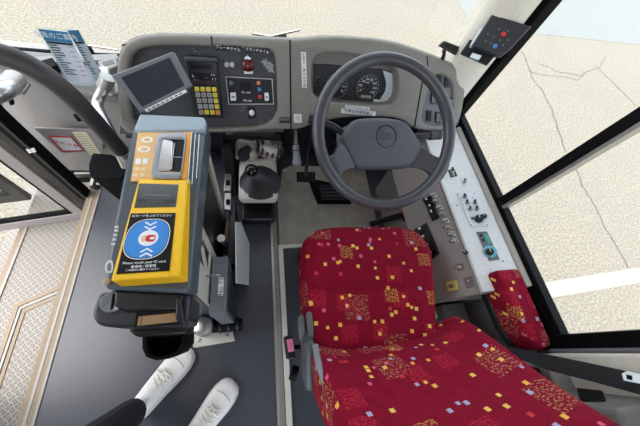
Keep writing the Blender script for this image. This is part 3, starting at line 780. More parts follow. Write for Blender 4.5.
t = thing('steering_wheel', 'large dark grey steering wheel with a padded two spoke hub', 'steering wheel', WC - WP.n * .1)
bm = bmesh.new(); n = 96; seg = 16; rings = []
for i in range(n):
    th = 2 * math.pi * i / n
    rings.append([bm.verts.new(WP.at((.23 + .0195 * math.cos(q)) * math.cos(th), (.23 + .0195 * math.cos(q)) * math.sin(th), .0195 * math.sin(q))) for q in [2 * math.pi * k / seg for k in range(seg)]])
for i in range(n):
    for k in range(seg): bm.faces.new((rings[i][k], rings[(i + 1) % n][k], rings[(i + 1) % n][(k + 1) % seg], rings[i][(k + 1) % seg]))
obj('rim', bm, WHEEL, t)
HP = [(353, 120), (362, 117.5), (385, 117), (405, 120), (412, 127), (424, 146.5), (422, 153), (413, 166.5), (405, 169), (385, 169.8), (362, 170), (355, 168), (349, 153), (342.5, 139), (344, 133), (349, 126)]
a_ = [WP.ab(p, -.02) for p in HP]
hc = (sum(a for a, b in a_) / len(a_), sum(b for a, b in a_) / len(a_))
bm = bmesh.new(); prev = None
a_ = chaikin(a_, 1)
for sc, n_ in ((.80, -.085), (.98, -.06), (1.0, -.04), (.985, -.026), (.94, -.018), (.8, -.012), (.5, -.008), (.2, -.006)):
    ring = [bm.verts.new(WP.at(hc[0] + (a - hc[0]) * sc, hc[1] + (b - hc[1]) * sc, n_)) for a, b in a_]
    if prev:
        for i in range(len(ring)): bm.faces.new((prev[i], prev[(i + 1) % len(ring)], ring[(i + 1) % len(ring)], ring[i]))
    else: bm.faces.new(ring[::-1])
    prev = ring
bm.faces.new(prev)
hp = obj('hub_pad', bm, WHEELPAD, t)
ec = WP.ab((386.3, 136.3), -.006); r = .036
bm = bmesh.new(); ring = []
for q, h in ((r * .93, -.012), (r * .97, -.004), (r, -.006), (r * 1.05, -.0105), (r * 1.07, -.014), (r * .9, -.016)):
    ring.append([bm.verts.new(WP.at(ec[0] + q * math.cos(k * math.pi / 20), ec[1] + q * math.sin(k * math.pi / 20), h)) for k in range(40)])
for i in range(len(ring)):
    A_, B_ = ring[i], ring[(i + 1) % len(ring)]
    for k in range(40): bm.faces.new((A_[k], A_[(k + 1) % 40], B_[(k + 1) % 40], B_[k]))
obj('emblem_ring', bm, BLKPL, hp)
obj('emblem', lathe([(r * .93, -.012), (r * .93, -.0065), (r * .88, -.0055)], WP, ec, 36), WHEELPAD, hp)
text('ISUZU', WP, (386.5, 134.8), .0175, mat('emboss_grey', (56, 57, 62), .5), hp, lift=-.0048)
slab('emblem_bar', WP, [(378, 138.2), (394.5, 138.6), (394.4, 139.3), (378, 138.9)], -.0055, -.0045, BLKPL, hp)
def spoke(pxs, n0, n1):
    ps = chaikin([WP.ab(p, -.01) for p in pxs], 1)
    bm = bmesh.new()
    def h(a, b):   # level falls from rim to hub
        d = math.hypot(a, b); f = max(0, min(1, (d - .11) / .1)); return -.03 + .032 * f
    T_ = [bm.verts.new(WP.at(a, b, h(a, b))) for a, b in ps]; B_ = [bm.verts.new(WP.at(a, b, h(a, b) - .024)) for a, b in ps]
    bmesh.ops.triangulate(bm, faces=[bm.faces.new(T_), bm.faces.new(B_[::-1])])
    for i in range(len(ps)): bm.faces.new((T_[i], B_[i], B_[(i + 1) % len(ps)], T_[(i + 1) % len(ps)]))
    obj('spoke', bm, WHEEL, t, bev=.006, seg=3)
spoke([(344, 141), (338, 146), (334, 155), (325, 157.5), (318, 160), (323, 172), (332, 184), (339, 186), (338.5, 177), (343, 171.5), (350, 168.5), (358, 168), (352, 153)], 0, 0)
spoke([(423, 145), (428, 151), (436, 157.5), (444, 158), (449, 156), (447, 169), (440, 181), (432, 186), (431.5, 178), (428, 171.5), (420, 168), (411, 167), (417, 155)], 0, 0)
#@@REST
# ================================================================== driver's floor area
def flat(name, pts, z0, z1, mt, parent=None, bev=0): return obj(name, prism([V((x, y, z0)) for x, y in pts], (0, 0, z1 - z0)), mt, parent, bev=bev)
tm = flat('floor_mat', [(.105, .51), (.105, .98), (.20, 1.04), (.70, 1.04), (.70, .51)], .0, .012, MATTAN, bev=.003)
tag(tm, 'worn tan mat on the floor under the steering wheel', 'floor mat')
for x, y in ((.118, .60), (.17, 1.0), (.42, .66), (.52, .66), (.57, .72)): obj('mat_screw', lathe([(.008, 0), (.008, .002), (.005, .004)], HZ(0), (x, y), 12, .012), STEEL, tm)
struct(flat('floor_seat_area', [(.124, -.9), (.124, .505), (.74, .505), (.74, -.9)], .0, .006, DARKFLOOR))
struct(obj('trim_18', box((.062, -1.2, 0), (.074, 1.0, .012)), STEEL)); struct(obj('trim_19', box((.074, -1.2, 0), (.096, 1.0, .018)), mat('worn_strip', (122, 118, 110), .5), bev=.003))
struct(obj('trim_20', box((.098, -1.2, 0), (.124, .505, .02)), CREAM, bev=.003)); struct(obj('trim_21', box((.098, .490, 0), (.74, .508, .022)), CREAM, bev=.003))
s = obj('floor_switch', box((.195, .40, .006), (.222, .45, .05)), BLKPL, bev=.004); tag(s, 'small black floor switch beside the front edge of the seat', 'switch')
obj('button', box((.200, .407, .05), (.217, .442, .054)), BLKGL, s, bev=.001)

# pedals
t = thing('brake_pedal', 'black brake pedal hanging left of the steering column', 'pedal', Z(308, 175, .10))
p = Z(306, 177, .10); M = Matrix.Translation(p) @ Matrix.Rotation(.5, 4, 'X')
obj('foot_pad', box((-.055, -.03, -.008), (.055, .03, .008), M), BLACK, t, bev=.004)
for k in range(5): obj('rib', box((-.05, -.024 + .011 * k, .008), (.05, -.019 + .011 * k, .0105), M), BLKPL, t)
obj('pedal_arm', tube([p, p + V((.0, .09, .12)), p + V((0, .12, .34))], .011), BLKPL, t)
t = thing('accelerator_pedal', 'wide black floor pedal on a dark plate under the steering wheel', 'pedal', Z(332, 194, .012))
bp_ = [Z(u, v, .03) for u, v in ((308, 178), (322, 180), (345, 186), (352, 203), (318, 203))]
obj('base_plate', prism([V((q.x, q.y, .012)) for q in bp_], (0, 0, .016)), BLACK, t, bev=.004)
p = Z(333, 193, .07); M = Matrix.Translation(p) @ Matrix.Rotation(.25, 4, 'X')
obj('foot_pad', box((-.075, -.045, -.008), (.075, .05, .008), M), BLKPL, t, bev=.006)
for k in range(4): obj('rib', box((-.068, -.035 + .022 * k, .008), (.068, -.027 + .022 * k, .011), M), BLACK, t)
# parking brake lever
t = thing('parking_brake_lever', 'grey parking brake lever on a black bracket left of the steering wheel', 'lever', Y(296, 128, .92))
obj('bracket', box(Y(290, 133, .93) - V((0, 0, .0)), Y(301, 122, .97)), BLKPL, t, bev=.006)
L0, L1, L2 = Y(295, 130, .92), Y(296, 147, .84), Y(297, 164, .78)
obj('shaft', tube([L0, L1], .009), STEEL, t)
obj('grip', tube(spline([L1 + (L0 - L1) * .1, L1, L1.lerp(L2, .4), L1.lerp(L2, .8), L2, L2 + (L2 - L1) * .15], 3), [.010, .013, .016, .017, .016, .016, .017, .018, .019, .021, .023, .023, .022, .018, .014, .008], 16), mat('lever_grip_grey', (128, 131, 134), .35), t)
obj('collar', tube([L1.lerp(L2, .16), L1.lerp(L2, .22)], .021, 16), BLKPL, t)

# gear lever housing
t = thing('gear_lever', 'black gear lever with ribbed boot on a beige housing', 'gear lever', (0, .72, 0))
obj('housing', rounded((0.0, .757, .268), (.182, .246, .064), .026, 10, uvs=False), BEIGE, t)
obj('pedestal', box((-.06, .69, .05), (.07, .86, .24)), BLACK, t, bev=.01)
obj('plinth', box((-.09, .64, .0), (.09, .86, .06)), BLKPL, t, bev=.01)
bc = Z(260.5, 181.5, .30); kt = Z(251.5, 170.5, .45)
bm = bmesh.new(); rings = []; seg = 32; NR = 11
for i in range(NR * 2 + 1):
    f = i / (NR * 2); rr = .093 * (1 - f) + .022 * f + (.007 if i % 2 else 0); c = bc.lerp(kt, .62 * f ** 1.3); z = .288 + .105 * f ** .9
    rings.append([bm.verts.new((c.x + rr * math.cos(2 * math.pi * k / seg), c.y + rr * math.sin(2 * math.pi * k / seg), z)) for k in range(seg)])
for a, b in zip(rings, rings[1:]):
    for k in range(seg): bm.faces.new((a[k], a[(k + 1) % seg], b[(k + 1) % seg], b[k]))
bm.faces.new(rings[-1]); bm.faces.new(rings[0][::-1])
obj('boot', bm, mat('boot_rubber', (40, 41, 44), .45), t)
obj('shaft', tube([bc.lerp(kt, .62) + V((0, 0, .045)), kt - V((0, 0, .02))], .010), BLKPL, t)
bm = bmesh.new(); bmesh.ops.create_uvsphere(bm, u_segments=24, v_segments=16, radius=.027); bmesh.ops.translate(bm, verts=bm.verts[:], vec=kt)
obj('knob', bm, mat('knob_gloss', (12, 12, 13), 0.12), t)
# work gloves thrown on the housing
t = thing('work_gloves', 'crumpled white and black work gloves lying behind the gear lever', 'gloves', (.01, .88, .29))
def blob(name, c, size, mt, seed, parent, amp=.012, rot=0):
    rnd = random.Random(seed); ph = [rnd.uniform(0, 6) for _ in range(6)]
    def df(q, p):
        a = amp * (math.sin(38 * p.x + ph[0] + 22 * p.y) + .7 * math.sin(60 * p.y + ph[1] - 30 * p.x) + .4 * math.sin(85 * p.x + ph[2]))
        return p + V((amp * .5 * math.sin(40 * p.y + ph[3]), amp * .5 * math.sin(34 * p.x + ph[4]), a if q.z > -.3 else 0))
    return obj(name, rounded(c, size, min(size) * .45, 12, df, Matrix.Rotation(rot, 4, 'Z'), uvs=False), mt, parent)
blob('glove', (-.057, .893, .315), (.11, .10, .05), CLOTHW, 1, t, .008)
blob('glove_cuff', (-.062, .868, .33), (.07, .06, .05), CLOTHK, 2, t, .008, .3)
blob('glove', (.043, .903, .325), (.14, .085, .07), CLOTHW, 3, t, .009, -.25)
for k in range(5):
    a = V((-.012 + .024 * k, .943 - .006 * k, .352 - .003 * abs(k - 1)))
    obj('dark_finger', tube(spline([a, a + V((.012, -.03, .012)), a + V((.012, -.065, .004)), a + V((.004, -.085, -.012))], 4), .0065, 8), CLOTHK, t)
blob('glove_cuff', (.103, .898, .325), (.06, .055, .055), CLOTHK, 5, t, .008)
tray = obj('dash_tray', box((-.11, .885, .0), (.13, 1.0, .288)), BLKPL, bev=.008); tag(tray, 'dark tray behind the gear lever that the gloves lie on', 'tray')

# ------------------------------------------------------------------ side console
CY0, CY1 = .105, .875
PT = Plane((.805, .5, .50), (0, 1, 0), (-.15, 0, -.06))     # light upper panel, normal up
PT = Plane((.805, .5, .50), (.15, 0, .06), (0, 1, 0))
PC = Plane((.805, .5, .50), (.115, 0, .175), (0, 1, 0))
t = thing('side_console', 'grey side console full of switches between seat and side window', 'console', (.85, .5, 0))
prof = [(.69, .325), (.805, .50), (.955, .560), (.985, .560), (.985, 0), (.745, 0), (.745, .30)]
obj('console_body', prism([V((x, CY0, z)) for x, z in prof], (0, CY1 - CY0, 0)), TAUPE, t, bev=.003)
lp = [(x, z) for x, z in ((.812, .5028), (.952, .5588))]
bm = bmesh.new(); add_prism(bm, [PT.at(.008, CY0 - .5 + .004, 0), PT.at(.160, CY0 - .5 + .004, 0), PT.at(.160, CY1 - .5, 0), PT.at(.008, CY1 - .5, 0)], PT.n * .005)
obj('light_panel', bm, LGREY, t, bev=.0015)
obj('seam_rail', tube([PT.at(.003, CY0 - .5, .003), PT.at(.003, CY1 - .5, .003)], .005, 10), STEEL, t)
obj('edge_rail', prism([V((x, CY0, z)) for x, z in ((.944, .553), (.947, .572), (.9635, .580), (.9635, .553))], (0, CY1 - CY0, 0)), mat('sill_rail_grey', (172, 170, 162), .45), t, bev=.003)
LT = PT.lifted(.005)
def toggle(pl, p, parent, lift, size=.011, direction=(0, -1), mt=STEEL, length=.02, nutm=STEEL):
    a, b = pl.ab(p, lift)
    q = obj('toggle_switch', lathe([(size, 0), (size, .003), (size * .7, .005), (size * .55, .008)], pl, (a, b), 12, lift), nutm, parent)
    obj('toggle_bat', tube([pl.at(a, b, lift + .006), pl.at(a + direction[0] * length, b + direction[1] * length, lift + .02)], [.003, .0055], 10), mt, q)
    return q
def knob(pl, p, parent, lift, r, h, mt, name='knob', label=None):
    a, b = pl.ab(p, lift + h)
    k = obj(name, lathe([(r, 0), (r, h * .75), (r * .85, h)], pl, (a, b), 20, lift), mt, parent, label=label)
    obj('pointer', prism([pl.at(a - .001, b, lift + h), pl.at(a + .001, b, lift + h), pl.at(a + .001, b + r * .9, lift + h), pl.at(a - .001, b + r * .9, lift + h)], pl.n * .0012), WINK, k)
    return k
# on the light panel
s = slab('toggle_base', PT, [(448, 170), (454, 168.5), (457.5, 175.5), (451, 177)], .005, .009, BLKPL, t)
toggle(PT, (452, 172), t, .009, .010, (.1, .6), mt=BLKPL); toggle(PT, (453, 175), t, .009, .008, (-.6, .2))
s = slab('small_white_plate', PT, [(460.5, 178), (464.5, 177.5), (468, 185), (464.5, 186)], .005, .008, WHITE, t); toggle(PT, (464.4, 182), t, .008, .007, (0, .4), length=.01, mt=SLATE)
sp = slab('silver_switch_plate', PT, [(457, 193.3), (475.3, 192), (489, 226), (470.5, 226.5)], .005, .009, SILV, t, bev=.001)
for p in ((465, 197), (467.3, 203), (475, 203), (470.2, 209.3), (477, 209)):
    toggle(PT, p, sp, .009, .009, (-.4, .35), mt=GREEN if p[1] > 209 else BLKPL, length=.012)
knob(PT, (480, 217.5), sp, .009, .016, .02, BLKPL); knob(PT, (484.5, 215.5), sp, .009, .011, .012, BLKPL, 'small_knob'); knob(PT, (473, 217.7), sp, .009, .006, .006, SLATE, 'small_knob')
for p in ((458.3, 194.2), (474.5, 193.3), (471, 225), (487.5, 224.7), (472.5, 197.5)): disc('screw', PT, p, .003, .009, .0105, STEEL, sp, seg=10)
gp = slab('heater_plate', PT, [(476.5, 231.8), (487, 231.3), (500, 259.3), (489.5, 260.8)], .005, .009, mat('heater_plate_grey', (100, 112, 116), .4), t, bev=.001)
slab('teal_mark', PT, [(484, 234), (487, 233.5), (491.5, 243), (488.3, 243.5)], .009, .0096, mat('teal_mark', (70, 178, 148), .4), gp)
for p in ((481, 235.5), (483.2, 240)): slab('icon', PT, [(p[0] - 1.5, p[1] - 1.4), (p[0] + 1.2, p[1] - 1.5), (p[0] + 2, p[1] + 1.4), (p[0] - .8, p[1] + 1.5)], .009, .0096, INK, gp)
disc('turquoise_ring', PT, (490.3, 251.3), .0245, .009, .0105, TURQ, gp)
knob(PT, (490.6, 251), gp, .0105, .014, .016, BLKPL)
for p in ((457, 205.5), (446, 172), (503, 261), (488, 202)): disc('screw', PT, p, .003, .005, .0065, SLATE, t, seg=10)
# on the taupe face
row = [(433.5, 194.5), (437, 200.3), (440, 206.5), (443, 213), (446, 220), (449, 226.6), (452.2, 233), (455, 240)]
for i, p in enumerate(row):
    x, y = p
    q = slab('switch_nameplate', PC, [(x - 3.4, y - 1.2), (x + 1.6, y - 2), (x + 3.6, y + 2.2), (x - 1, y + 2.8)], 0, .003, CREAM if i % 2 else WHPL, t)
    slab('printed_mark', PC, [(x - .8, y - 1), (x + 1.2, y - 1.3), (x + 2.4, y + 1.4), (x + .6, y + 1.7)], .003, .0034, INK, q)
    toggle(PC, (x - .6, y + .6), t, .003, .008, (-.7, -.25), length=.014)
def rocker_bank(pxs, n, parent):
    s = slab('rocker_bank', PC, pxs, 0, .006, BLKPL, parent, bev=.0015)
    (x0, y0), (x1, y1), (x2, y2), (x3, y3) = pxs
    for k in range(n):
        f0, f1 = (k + .1) / n, (k + .9) / n
        def L(a, b, f): return (a[0] + (b[0] - a[0]) * f, a[1] + (b[1] - a[1]) * f)
        a, b, c, d = L(pxs[0], pxs[3], f0), L(pxs[1], pxs[2], f0), L(pxs[1], pxs[2], f1), L(pxs[0], pxs[3], f1)
        m_ = lambda p, q, f: (p[0] + (q[0] - p[0]) * f, p[1] + (q[1] - p[1]) * f)
        slab('rocker', PC, [m_(a, b, .12), m_(a, b, .88), m_(d, c, .88), m_(d, c, .12)], .006, .013, BLKGL, s, bev=.002)
        slab('white_mark', PC, [m_(a, b, .3), m_(a, b, .5), m_(m_(a, b, .5), m_(d, c, .5), .3), m_(m_(a, b, .3), m_(d, c, .3), .3)], .013, .0133, WINK, s)
rocker_bank([(422, 199), (430.5, 195.5), (437, 208), (428.5, 211.5)], 2, t)
rocker_bank([(427, 210), (434, 206.5), (439.5, 217.5), (432, 221)], 1, t)
rocker_bank([(413.5, 229.5), (426.5, 222.5), (433, 237), (420, 246)], 2, t)
rocker_bank([(420.5, 246), (433.5, 238), (439.5, 253.5), (428, 262)], 2, t)
knob(PC, (464.5, 252), t, 0, .009, .018, BLKPL)
s = slab('toggle_plate', PC, [(456.5, 264.5), (463, 263), (464.5, 270), (458.5, 271)], 0, .003, BROWNM, t); toggle(PC, (459.5, 267.3), t, .003, .008, (-.6, .0), length=.014)
s = slab('bronze_plate', PC, [(463, 278), (472, 276), (475, 286.5), (466.5, 288.5)], 0, .004, BROWNM, t); knob(PC, (468.5, 281.5), s, .004, .006, .006, SLATE, 'small_knob')
s = slab('yellow_plug', PC, [(445, 282), (456, 280), (457.8, 290), (447.5, 291.5)], 0, .02, PLUG, t, bev=.002); slab('plug_notch', PC, [(448, 284.5), (453, 284), (453.8, 288), (449, 288.4)], .0195, .0205, BROWNM, s)
# dark lower control box by the wheel
lb = thing('dash_side_box', 'black switch box low under the right side of the steering wheel', 'switch box', (.60, .80, .30))
LB = Plane(Y(404, 182, .78), (.85, .1, .5), (-.1, .8, .6))
slab('case', LB, [(398, 178), (410, 171), (417, 186), (404, 197)], -.05, 0, BLKPL, lb, bev=.004)
slab('face', LB, [(400.5, 179), (409, 174), (414, 185), (405, 192.5)], 0, .002, BLKGL, lb)
for k in range(3): slab('white_mark', LB, [(403 + k * 2, 181 + k * 3.2), (406 + k * 2, 179.5 + k * 3.2), (406.5 + k * 2, 180.3 + k * 3.2), (403.5 + k * 2, 181.9 + k * 3.2)], .002, .003, SLATE, lb)
slab('brass_valve', LB, [(417, 168), (423, 167), (424, 172), (418, 173)], -.02, .01, mat('brass', (150, 120, 80), .4, .6), lb, bev=.002)
obj('support', tube([LB.at(*LB.ab((404, 184)), -.05), V((.62, .95, .35)), V((.62, 1.1, .30))], .02), BLKPL, lb)
rs = thing('red_switch', 'small red switch on a black base beside the side console', 'switch', Z(403, 214, .26))
RSP = Plane(Z(403, 212, .27), (1, 0, .3), (0, 1, .2))
slab('base', RSP, [(402, 213), (409, 211.5), (411.5, 219), (404.5, 221)], -.02, 0, BLKPL, rs, bev=.002)
slab('red_button', RSP, [(400.5, 209), (406, 207.5), (408.5, 212), (403, 214)], 0, .018, mat('orange_red', (178, 72, 56), .4), rs, bev=.003)
obj('post', tube([Z(405, 214, .26), V((.66, .62, 0.012))], .016), BLKPL, rs)
# grey box and heater behind the console, black recess
t = thing('grey_equipment_box', 'dark grey equipment box behind the rear end of the side console', 'box', (.85, .0, 0))
obj('case', box((.70, -.10, 0.0), (.855, .09, .28)), SLATE, t, bev=.006)
obj('lid', box((.74, -.08, .28), (.852, .095, .34)), mat('box_lid_grey', (86, 84, 84), .5), t, bev=.004)
obj('pale_plate', box((.655, .045, .28), (.71, .10, .335)), CREAM, t, bev=.003)
obj('bolt', lathe([(.008, 0), (.008, .006)], HZ(0), (.685, .072), 12, .335), BLACK, t)
# padded armrest
t = thing('side_cushion', 'narrow red patterned pad under the side window behind the console', 'cushion', (.90, .03, .5))
def dpad(q, p): return V((p.x + .012 * (1 - q.y ** 2) * 0, p.y, p.z + .012 * (1 - q.y ** 2) * (q.z > 0)))
AP = [PLa for PLa in ((.845, .175), (.955, .175), (.953, -.088), (.895, -.098), (.858, -.02))]
bm = prism([V((x, y, .47)) for x, y in AP], (0, 0, .10)); L = bm.loops.layers.uv.new('UVMap')
for f in bm.faces:
    for l in f.loops: l[L].uv = (l.vert.co.x + l.vert.co.z * .6 + 2, l.vert.co.y + .7 + l.vert.co.z * .6)
obj('cushion', bm, FABRIC, t, bev=.018, seg=4)
obj('base', prism([V((x + .004, y, .44)) for x, y in AP], (0, 0, .032)), BLKPL, t, bev=.006)
# seat belt
t = thing('seat_belt', 'black seat belt strap running along the sill to its pale buckle tongue', 'seat belt', (.86, -.13, .58))
bm = bmesh.new()
top = [X(505, 345, .80), X(540, 353, .82), X(580, 361, .85), X(640, 374, .90), X(720, 392, .93)]
bot = [X(512, 355, .78), X(545, 369, .81), X(585, 379, .84), X(640, 394, .89), X(720, 415, .92)]
for a, b, c, d in zip(top, top[1:], bot[1:], bot): add_prism(bm, [a, b, c, d], V((.003, -.003, .002)))
bmesh.ops.remove_doubles(bm, verts=bm.verts[:], dist=1e-5)
obj('strap', bm, mat('belt_webbing', (24, 24, 27), .75, scale=300, var=.15), t)
BP = Plane(X(630, 377, .875), (top[3] - top[2]), (top[2] - bot[2]))
tg = slab('belt_tongue', BP, [(621.5, 373.5), (627, 371), (650, 376.5), (652, 386), (623.5, 380.5)], .003, .008, SILV, t, bev=.002, label='pale grey metal tongue')
slab('slot', BP, [(626, 374.3), (632, 375.7), (632.5, 380.3), (626.7, 379)], .008, .0088, BLACK, tg)
t2 = obj('belt_housing', box((.80, -.20, 0), (.857, -.14, .57)), BLACK, bev=.006); tag(t2, 'black plastic belt housing on the panel below the belt strap', 'belt housing')

# ------------------------------------------------------------------ driver's seat
t = thing('driver_seat', "driver's seat in red fabric with small coloured squares", 'seat', (.40, .1, .006))
def dcush(q, p):
    x, y, z = p
    k = 1 - .16 * max(0, q.y) ** 3 * 1.0 - .05 * max(0, -q.y) ** 3
    x *= k
    if q.x > 0: x -= .085 * max(0, (.5 - q.y) / 1.5) * q.x
    y *= 1 - .11 * abs(q.x) ** 3 * (1 if q.y > 0 else 0)
    if q.z > -.2:
        z += .018 * (abs(q.x) ** 2.2) - .010 * math.exp(-((q.y + .15) / .06) ** 2) * (abs(q.x) < .8) - .025 * max(0, q.y) ** 3 + .012 * math.exp(-((abs(q.x) - .62) / .1) ** 2) * 0
    return V((x, y, z))
def twist(o): return o
SM = Matrix.Rotation(-.01, 4, 'Z')
obj('seat_cushion', rounded((.405, .185, .425), (.535, .47, .15), .055, 22, dcush, SM), FABRIC, t)
obj('cushion_shell', rounded((.405, .175, .335), (.47, .42, .06), .02, 6, None, SM, uvs=False), BLKPL, t)
BA = R(26)
def dback(q, p):
    x, y, z = p               # z along the height, y = thickness (front +)
    x *= 1 - .10 * max(0, q.z) ** 3 + .10 * math.exp(-((q.z + .85) / .3) ** 2) * (q.x > 0)
    if q.y > 0:
        y += .055 * abs(q.x) ** 3 * math.exp(-((q.z + .55) / .6) ** 2) - .012 * (1 - q.x ** 2) + .016 * math.exp(-((q.z + .45) / .25) ** 2) * (1 - q.x ** 2)
    return V((x, y, z))
BM = Matrix.Rotation(.06, 4, 'Z') @ Matrix.Rotation(BA, 4, 'X')
off_ = BM @ V((0, -.07, .30))
obj('backrest', rounded(V((.405, .008, .455)) + off_, (.53, .14, .66), .055, 22, dback, BM), FABRIC, t)
off_ = BM @ V((0, -.155, .30))
obj('back_shell', rounded(V((.405, .008, .455)) + off_, (.48, .05, .60), .02, 6, None, BM, uvs=False), BLKPL, t)
obj('seat_base', box((.24, .0, .006), (.58, .36, .10)), BLACK, t, bev=.01)
bm = bmesh.new()
for k in range(4): add_box(bm, (.25 + .004 * k, .01, .10 + .05 * k), (.57 - .004 * k, .35, .145 + .05 * k))
obj('suspension_bellows', bm, BLACK, t, bev=.008)
# recliner cover and adjusters on the left
rc = obj('recliner_cover', rounded((.138, -.035, .48), (.035, .15, .085), .017, 6, uvs=False, mtx=Matrix.Rotation(.5, 4, 'X')), mat('recliner_grey', (74, 78, 82), .4), t)
obj('adjuster_lever', rounded((.126, .055, .49), (.022, .075, .03), .010, 5, uvs=False), SLATE, t)
obj('adjuster_lever', rounded((.150, .06, .50), (.020, .08, .03), .009, 5, uvs=False), SLATE, t)
obj('side_bracket', tube(spline([V((.150, .0, .565)), V((.148, -.04, .60)), V((.155, -.09, .63)), V((.165, -.14, .66))], 5), .009, 10), mat('bracket_grey', (128, 134, 138), .4), t)
obj('adjuster_knob', tube([Z(291, 372, .30), Z(297, 374, .30)], .024, 16), BLACK, t)
bk = obj('belt_buckle', box((-.013, -.035, -.05), (.013, .035, .02), Matrix.Translation(Z(289.5, 347, .40)) @ Matrix.Rotation(.1, 4, 'Z')), BLKPL, t, bev=.004)
obj('pink_button', box((-.010, -.022, .02), (.010, .016, .028), Matrix.Translation(Z(289.7, 344.5, .40)) @ Matrix.Rotation(.1, 4, 'Z')), PINK, bk, bev=.002, label='pink release button')
obj('buckle_stalk', tube([Z(289.5, 347, .36), V((.16, .0, .30)), V((.22, .05, .30))], .008), BLACK, t)
#@@BOX
# ================================================================== fare box
BF = Plane((0, .09, .74), (1, 0, 0), (0, .53, .035))
t = thing('fare_box', 'tall grey fare box with a yellow card reader and orange coin hopper', 'fare box', (-.24, .36, 0))
top = [(139.5, 113.5), (203.5, 116.5), (206.5, 122), (197, 210), (190, 288), (187, 293), (105, 289), (103.5, 283), (113, 228), (132, 130)]
ab = [BF.ab(p, 0) for p in top]
obj('body', prism([BF.at(a, b, -.09) for a, b in ab], BF.n * .09), BOXGREY, t, bev=.008, seg=3)
hood = slab('hood', BF, [(139.5, 113.5), (203.5, 116.5), (206, 121), (205.2, 131), (134.3, 131.5), (134.5, 126)], -.01, .010, BOXHOOD, t, bev=.006, seg=3)
# pedestal
ped = obj('pedestal', box((-.30, .17, .012), (-.182, .60, .66)), BOXDK, t, bev=.004)
# hopper deck
slab('hopper_deck', BF, [(138, 131.5), (192, 130.5), (186.5, 180.5), (130.5, 181)], 0, .006, ORANGE, t, bev=.001)
dk = [o for o in t.children if o.name.startswith('hopper_deck')][0]
for c, rx, ry, tilt in (((147.3, 139.8), .0135, .0095, 0), ((144.2, 149.2), .0145, .0095, 0)):
    a, b = BF.ab(c, .006); bm = bmesh.new()
    ring = [[bm.verts.new(BF.at(a + q * rx * math.cos(k * math.pi / 14), b + q * ry * math.sin(k * math.pi / 14), .0063)) for k in range(28)] for q in (1, .62)]
    for k in range(28): bm.faces.new((ring[0][k], ring[0][(k + 1) % 28], ring[1][(k + 1) % 28], ring[1][k]))
    obj('coin_symbol', bm, WINK, dk)
for x, y in ((138, 161.5), (145, 161.3), (136.8, 169), (143.5, 169), (135, 175), (142, 175)):
    big = y < 165
    slab('note_symbol', BF, [(x - 2, y - (3 if big else 1.6)), (x + 3, y - (3 if big else 1.6)), (x + 2.4, y + (2.5 if big else 1.4)), (x - 2.6, y + (2.5 if big else 1.4))], .006, .0065, WINK if big else mat('faded_mark', (232, 206, 160), .5), dk)
plate('hopper_rim', BF, rcorn([(157, 133), (187, 132), (181, 179), (150, 178)]), [rcorn([(162.5, 138), (185.3, 138.5), (180.6, 172.5), (156.5, 171.5)])], .002, .014, mat('hopper_rim_grey', (150, 154, 158), .3, .3), t, bev=.003, rnd=0)
bm = bmesh.new()
hq = [BF.hit(p, .008) for p in [(161, 137), (185.5, 137.5), (180.5, 173), (155, 172)]]
hb = [BF.hit(p, -.06) for p in [(172, 143), (185, 143), (180.5, 169), (170, 169)]]
A_ = [bm.verts.new(p) for p in hq]; B_ = [bm.verts.new(p) for p in hb]
for i in range(4): bm.faces.new((A_[i], A_[(i + 1) % 4], B_[(i + 1) % 4], B_[i]))
slab('hopper_mouth', BF, [(171.5, 139.5), (185, 140), (180.5, 171.5), (170, 170.5)], .004, .0085, DARKBAY, t)
slab('hopper_chute', BF, [(162, 138), (173, 141), (171, 169), (156, 172)], .004, .0115, CHROME, t, bev=.003)
slab('hopper_vane', BF, [(174, 143), (174.8, 143), (171.6, 169.5), (170.6, 169.5)], .006, .012, CHROME, t)
slab('hopper_vane', BF, [(174, 156.6), (181.8, 157), (181.8, 157.6), (174, 157.2)], .008, .0105, STEEL, t)
slab('orange_strip', BF, [(186.5, 133), (191, 132.5), (186.2, 178.5), (181.5, 178.5)], .006, .010, ORANGE2, t, bev=.0005)
g = slab('clear_guard', BF, [(191.5, 132), (199.5, 134), (196.5, 178), (190, 189), (187.2, 183)], .004, .022, ACRYL, t, bev=.002)
for q in ([(191.5, 132), (192.1, 132), (188, 183), (187.3, 183)], [(199, 134), (199.6, 134), (196.6, 178), (196, 178)], [(195, 133), (195.5, 133), (192.2, 184), (191.6, 184)]):
    slab('guard_edge', BF, q, .021, .0228, WHPL, g)
# yellow reader, raised towards the passenger
PR = Plane((0, .16, .80), (1, 0, 0), (0, .27, -.022))
top = [PR.ab(p) for p in [(138, 180.5), (187, 182), (180, 276), (111.5, 281)]]
bm = bmesh.new()
(ax, ay), (bx, by), (cx, cy), (dx, dy) = top
T_ = [bm.verts.new(PR.at(*p)) for p in ((ax + .001, ay - .002), (bx, by), (cx, cy), (dx - .002, dy))]
B_ = [bm.verts.new(BF.at(x, y, .0)) for x, y in ((ax - .004, BF.ab((138, 178))[1]), (bx + .004, BF.ab((138, 178))[1]), (cx + .004, .070), (dx - .006, .070))]
bm.faces.new(T_); bm.faces.new(B_[::-1])
for i in range(4): bm.faces.new((T_[i], B_[i], B_[(i + 1) % 4], T_[(i + 1) % 4]))
rd = obj('card_reader', bm, YEL, t, bev=.004, seg=3, label='yellow card reader with a black touch panel')
slab('lcd_window', PR, [(139, 183.3), (178.5, 184.6), (175.6, 206.6), (134.3, 207.6)], -.001, .0012, LCD, rd)
for k in range(3): slab('lcd_mark', PR, [(138 + 3 * k, 199), (140 + 3 * k, 199), (139 + 3 * k, 203), (137 + 3 * k, 203)], .0012, .0014, INK, rd)
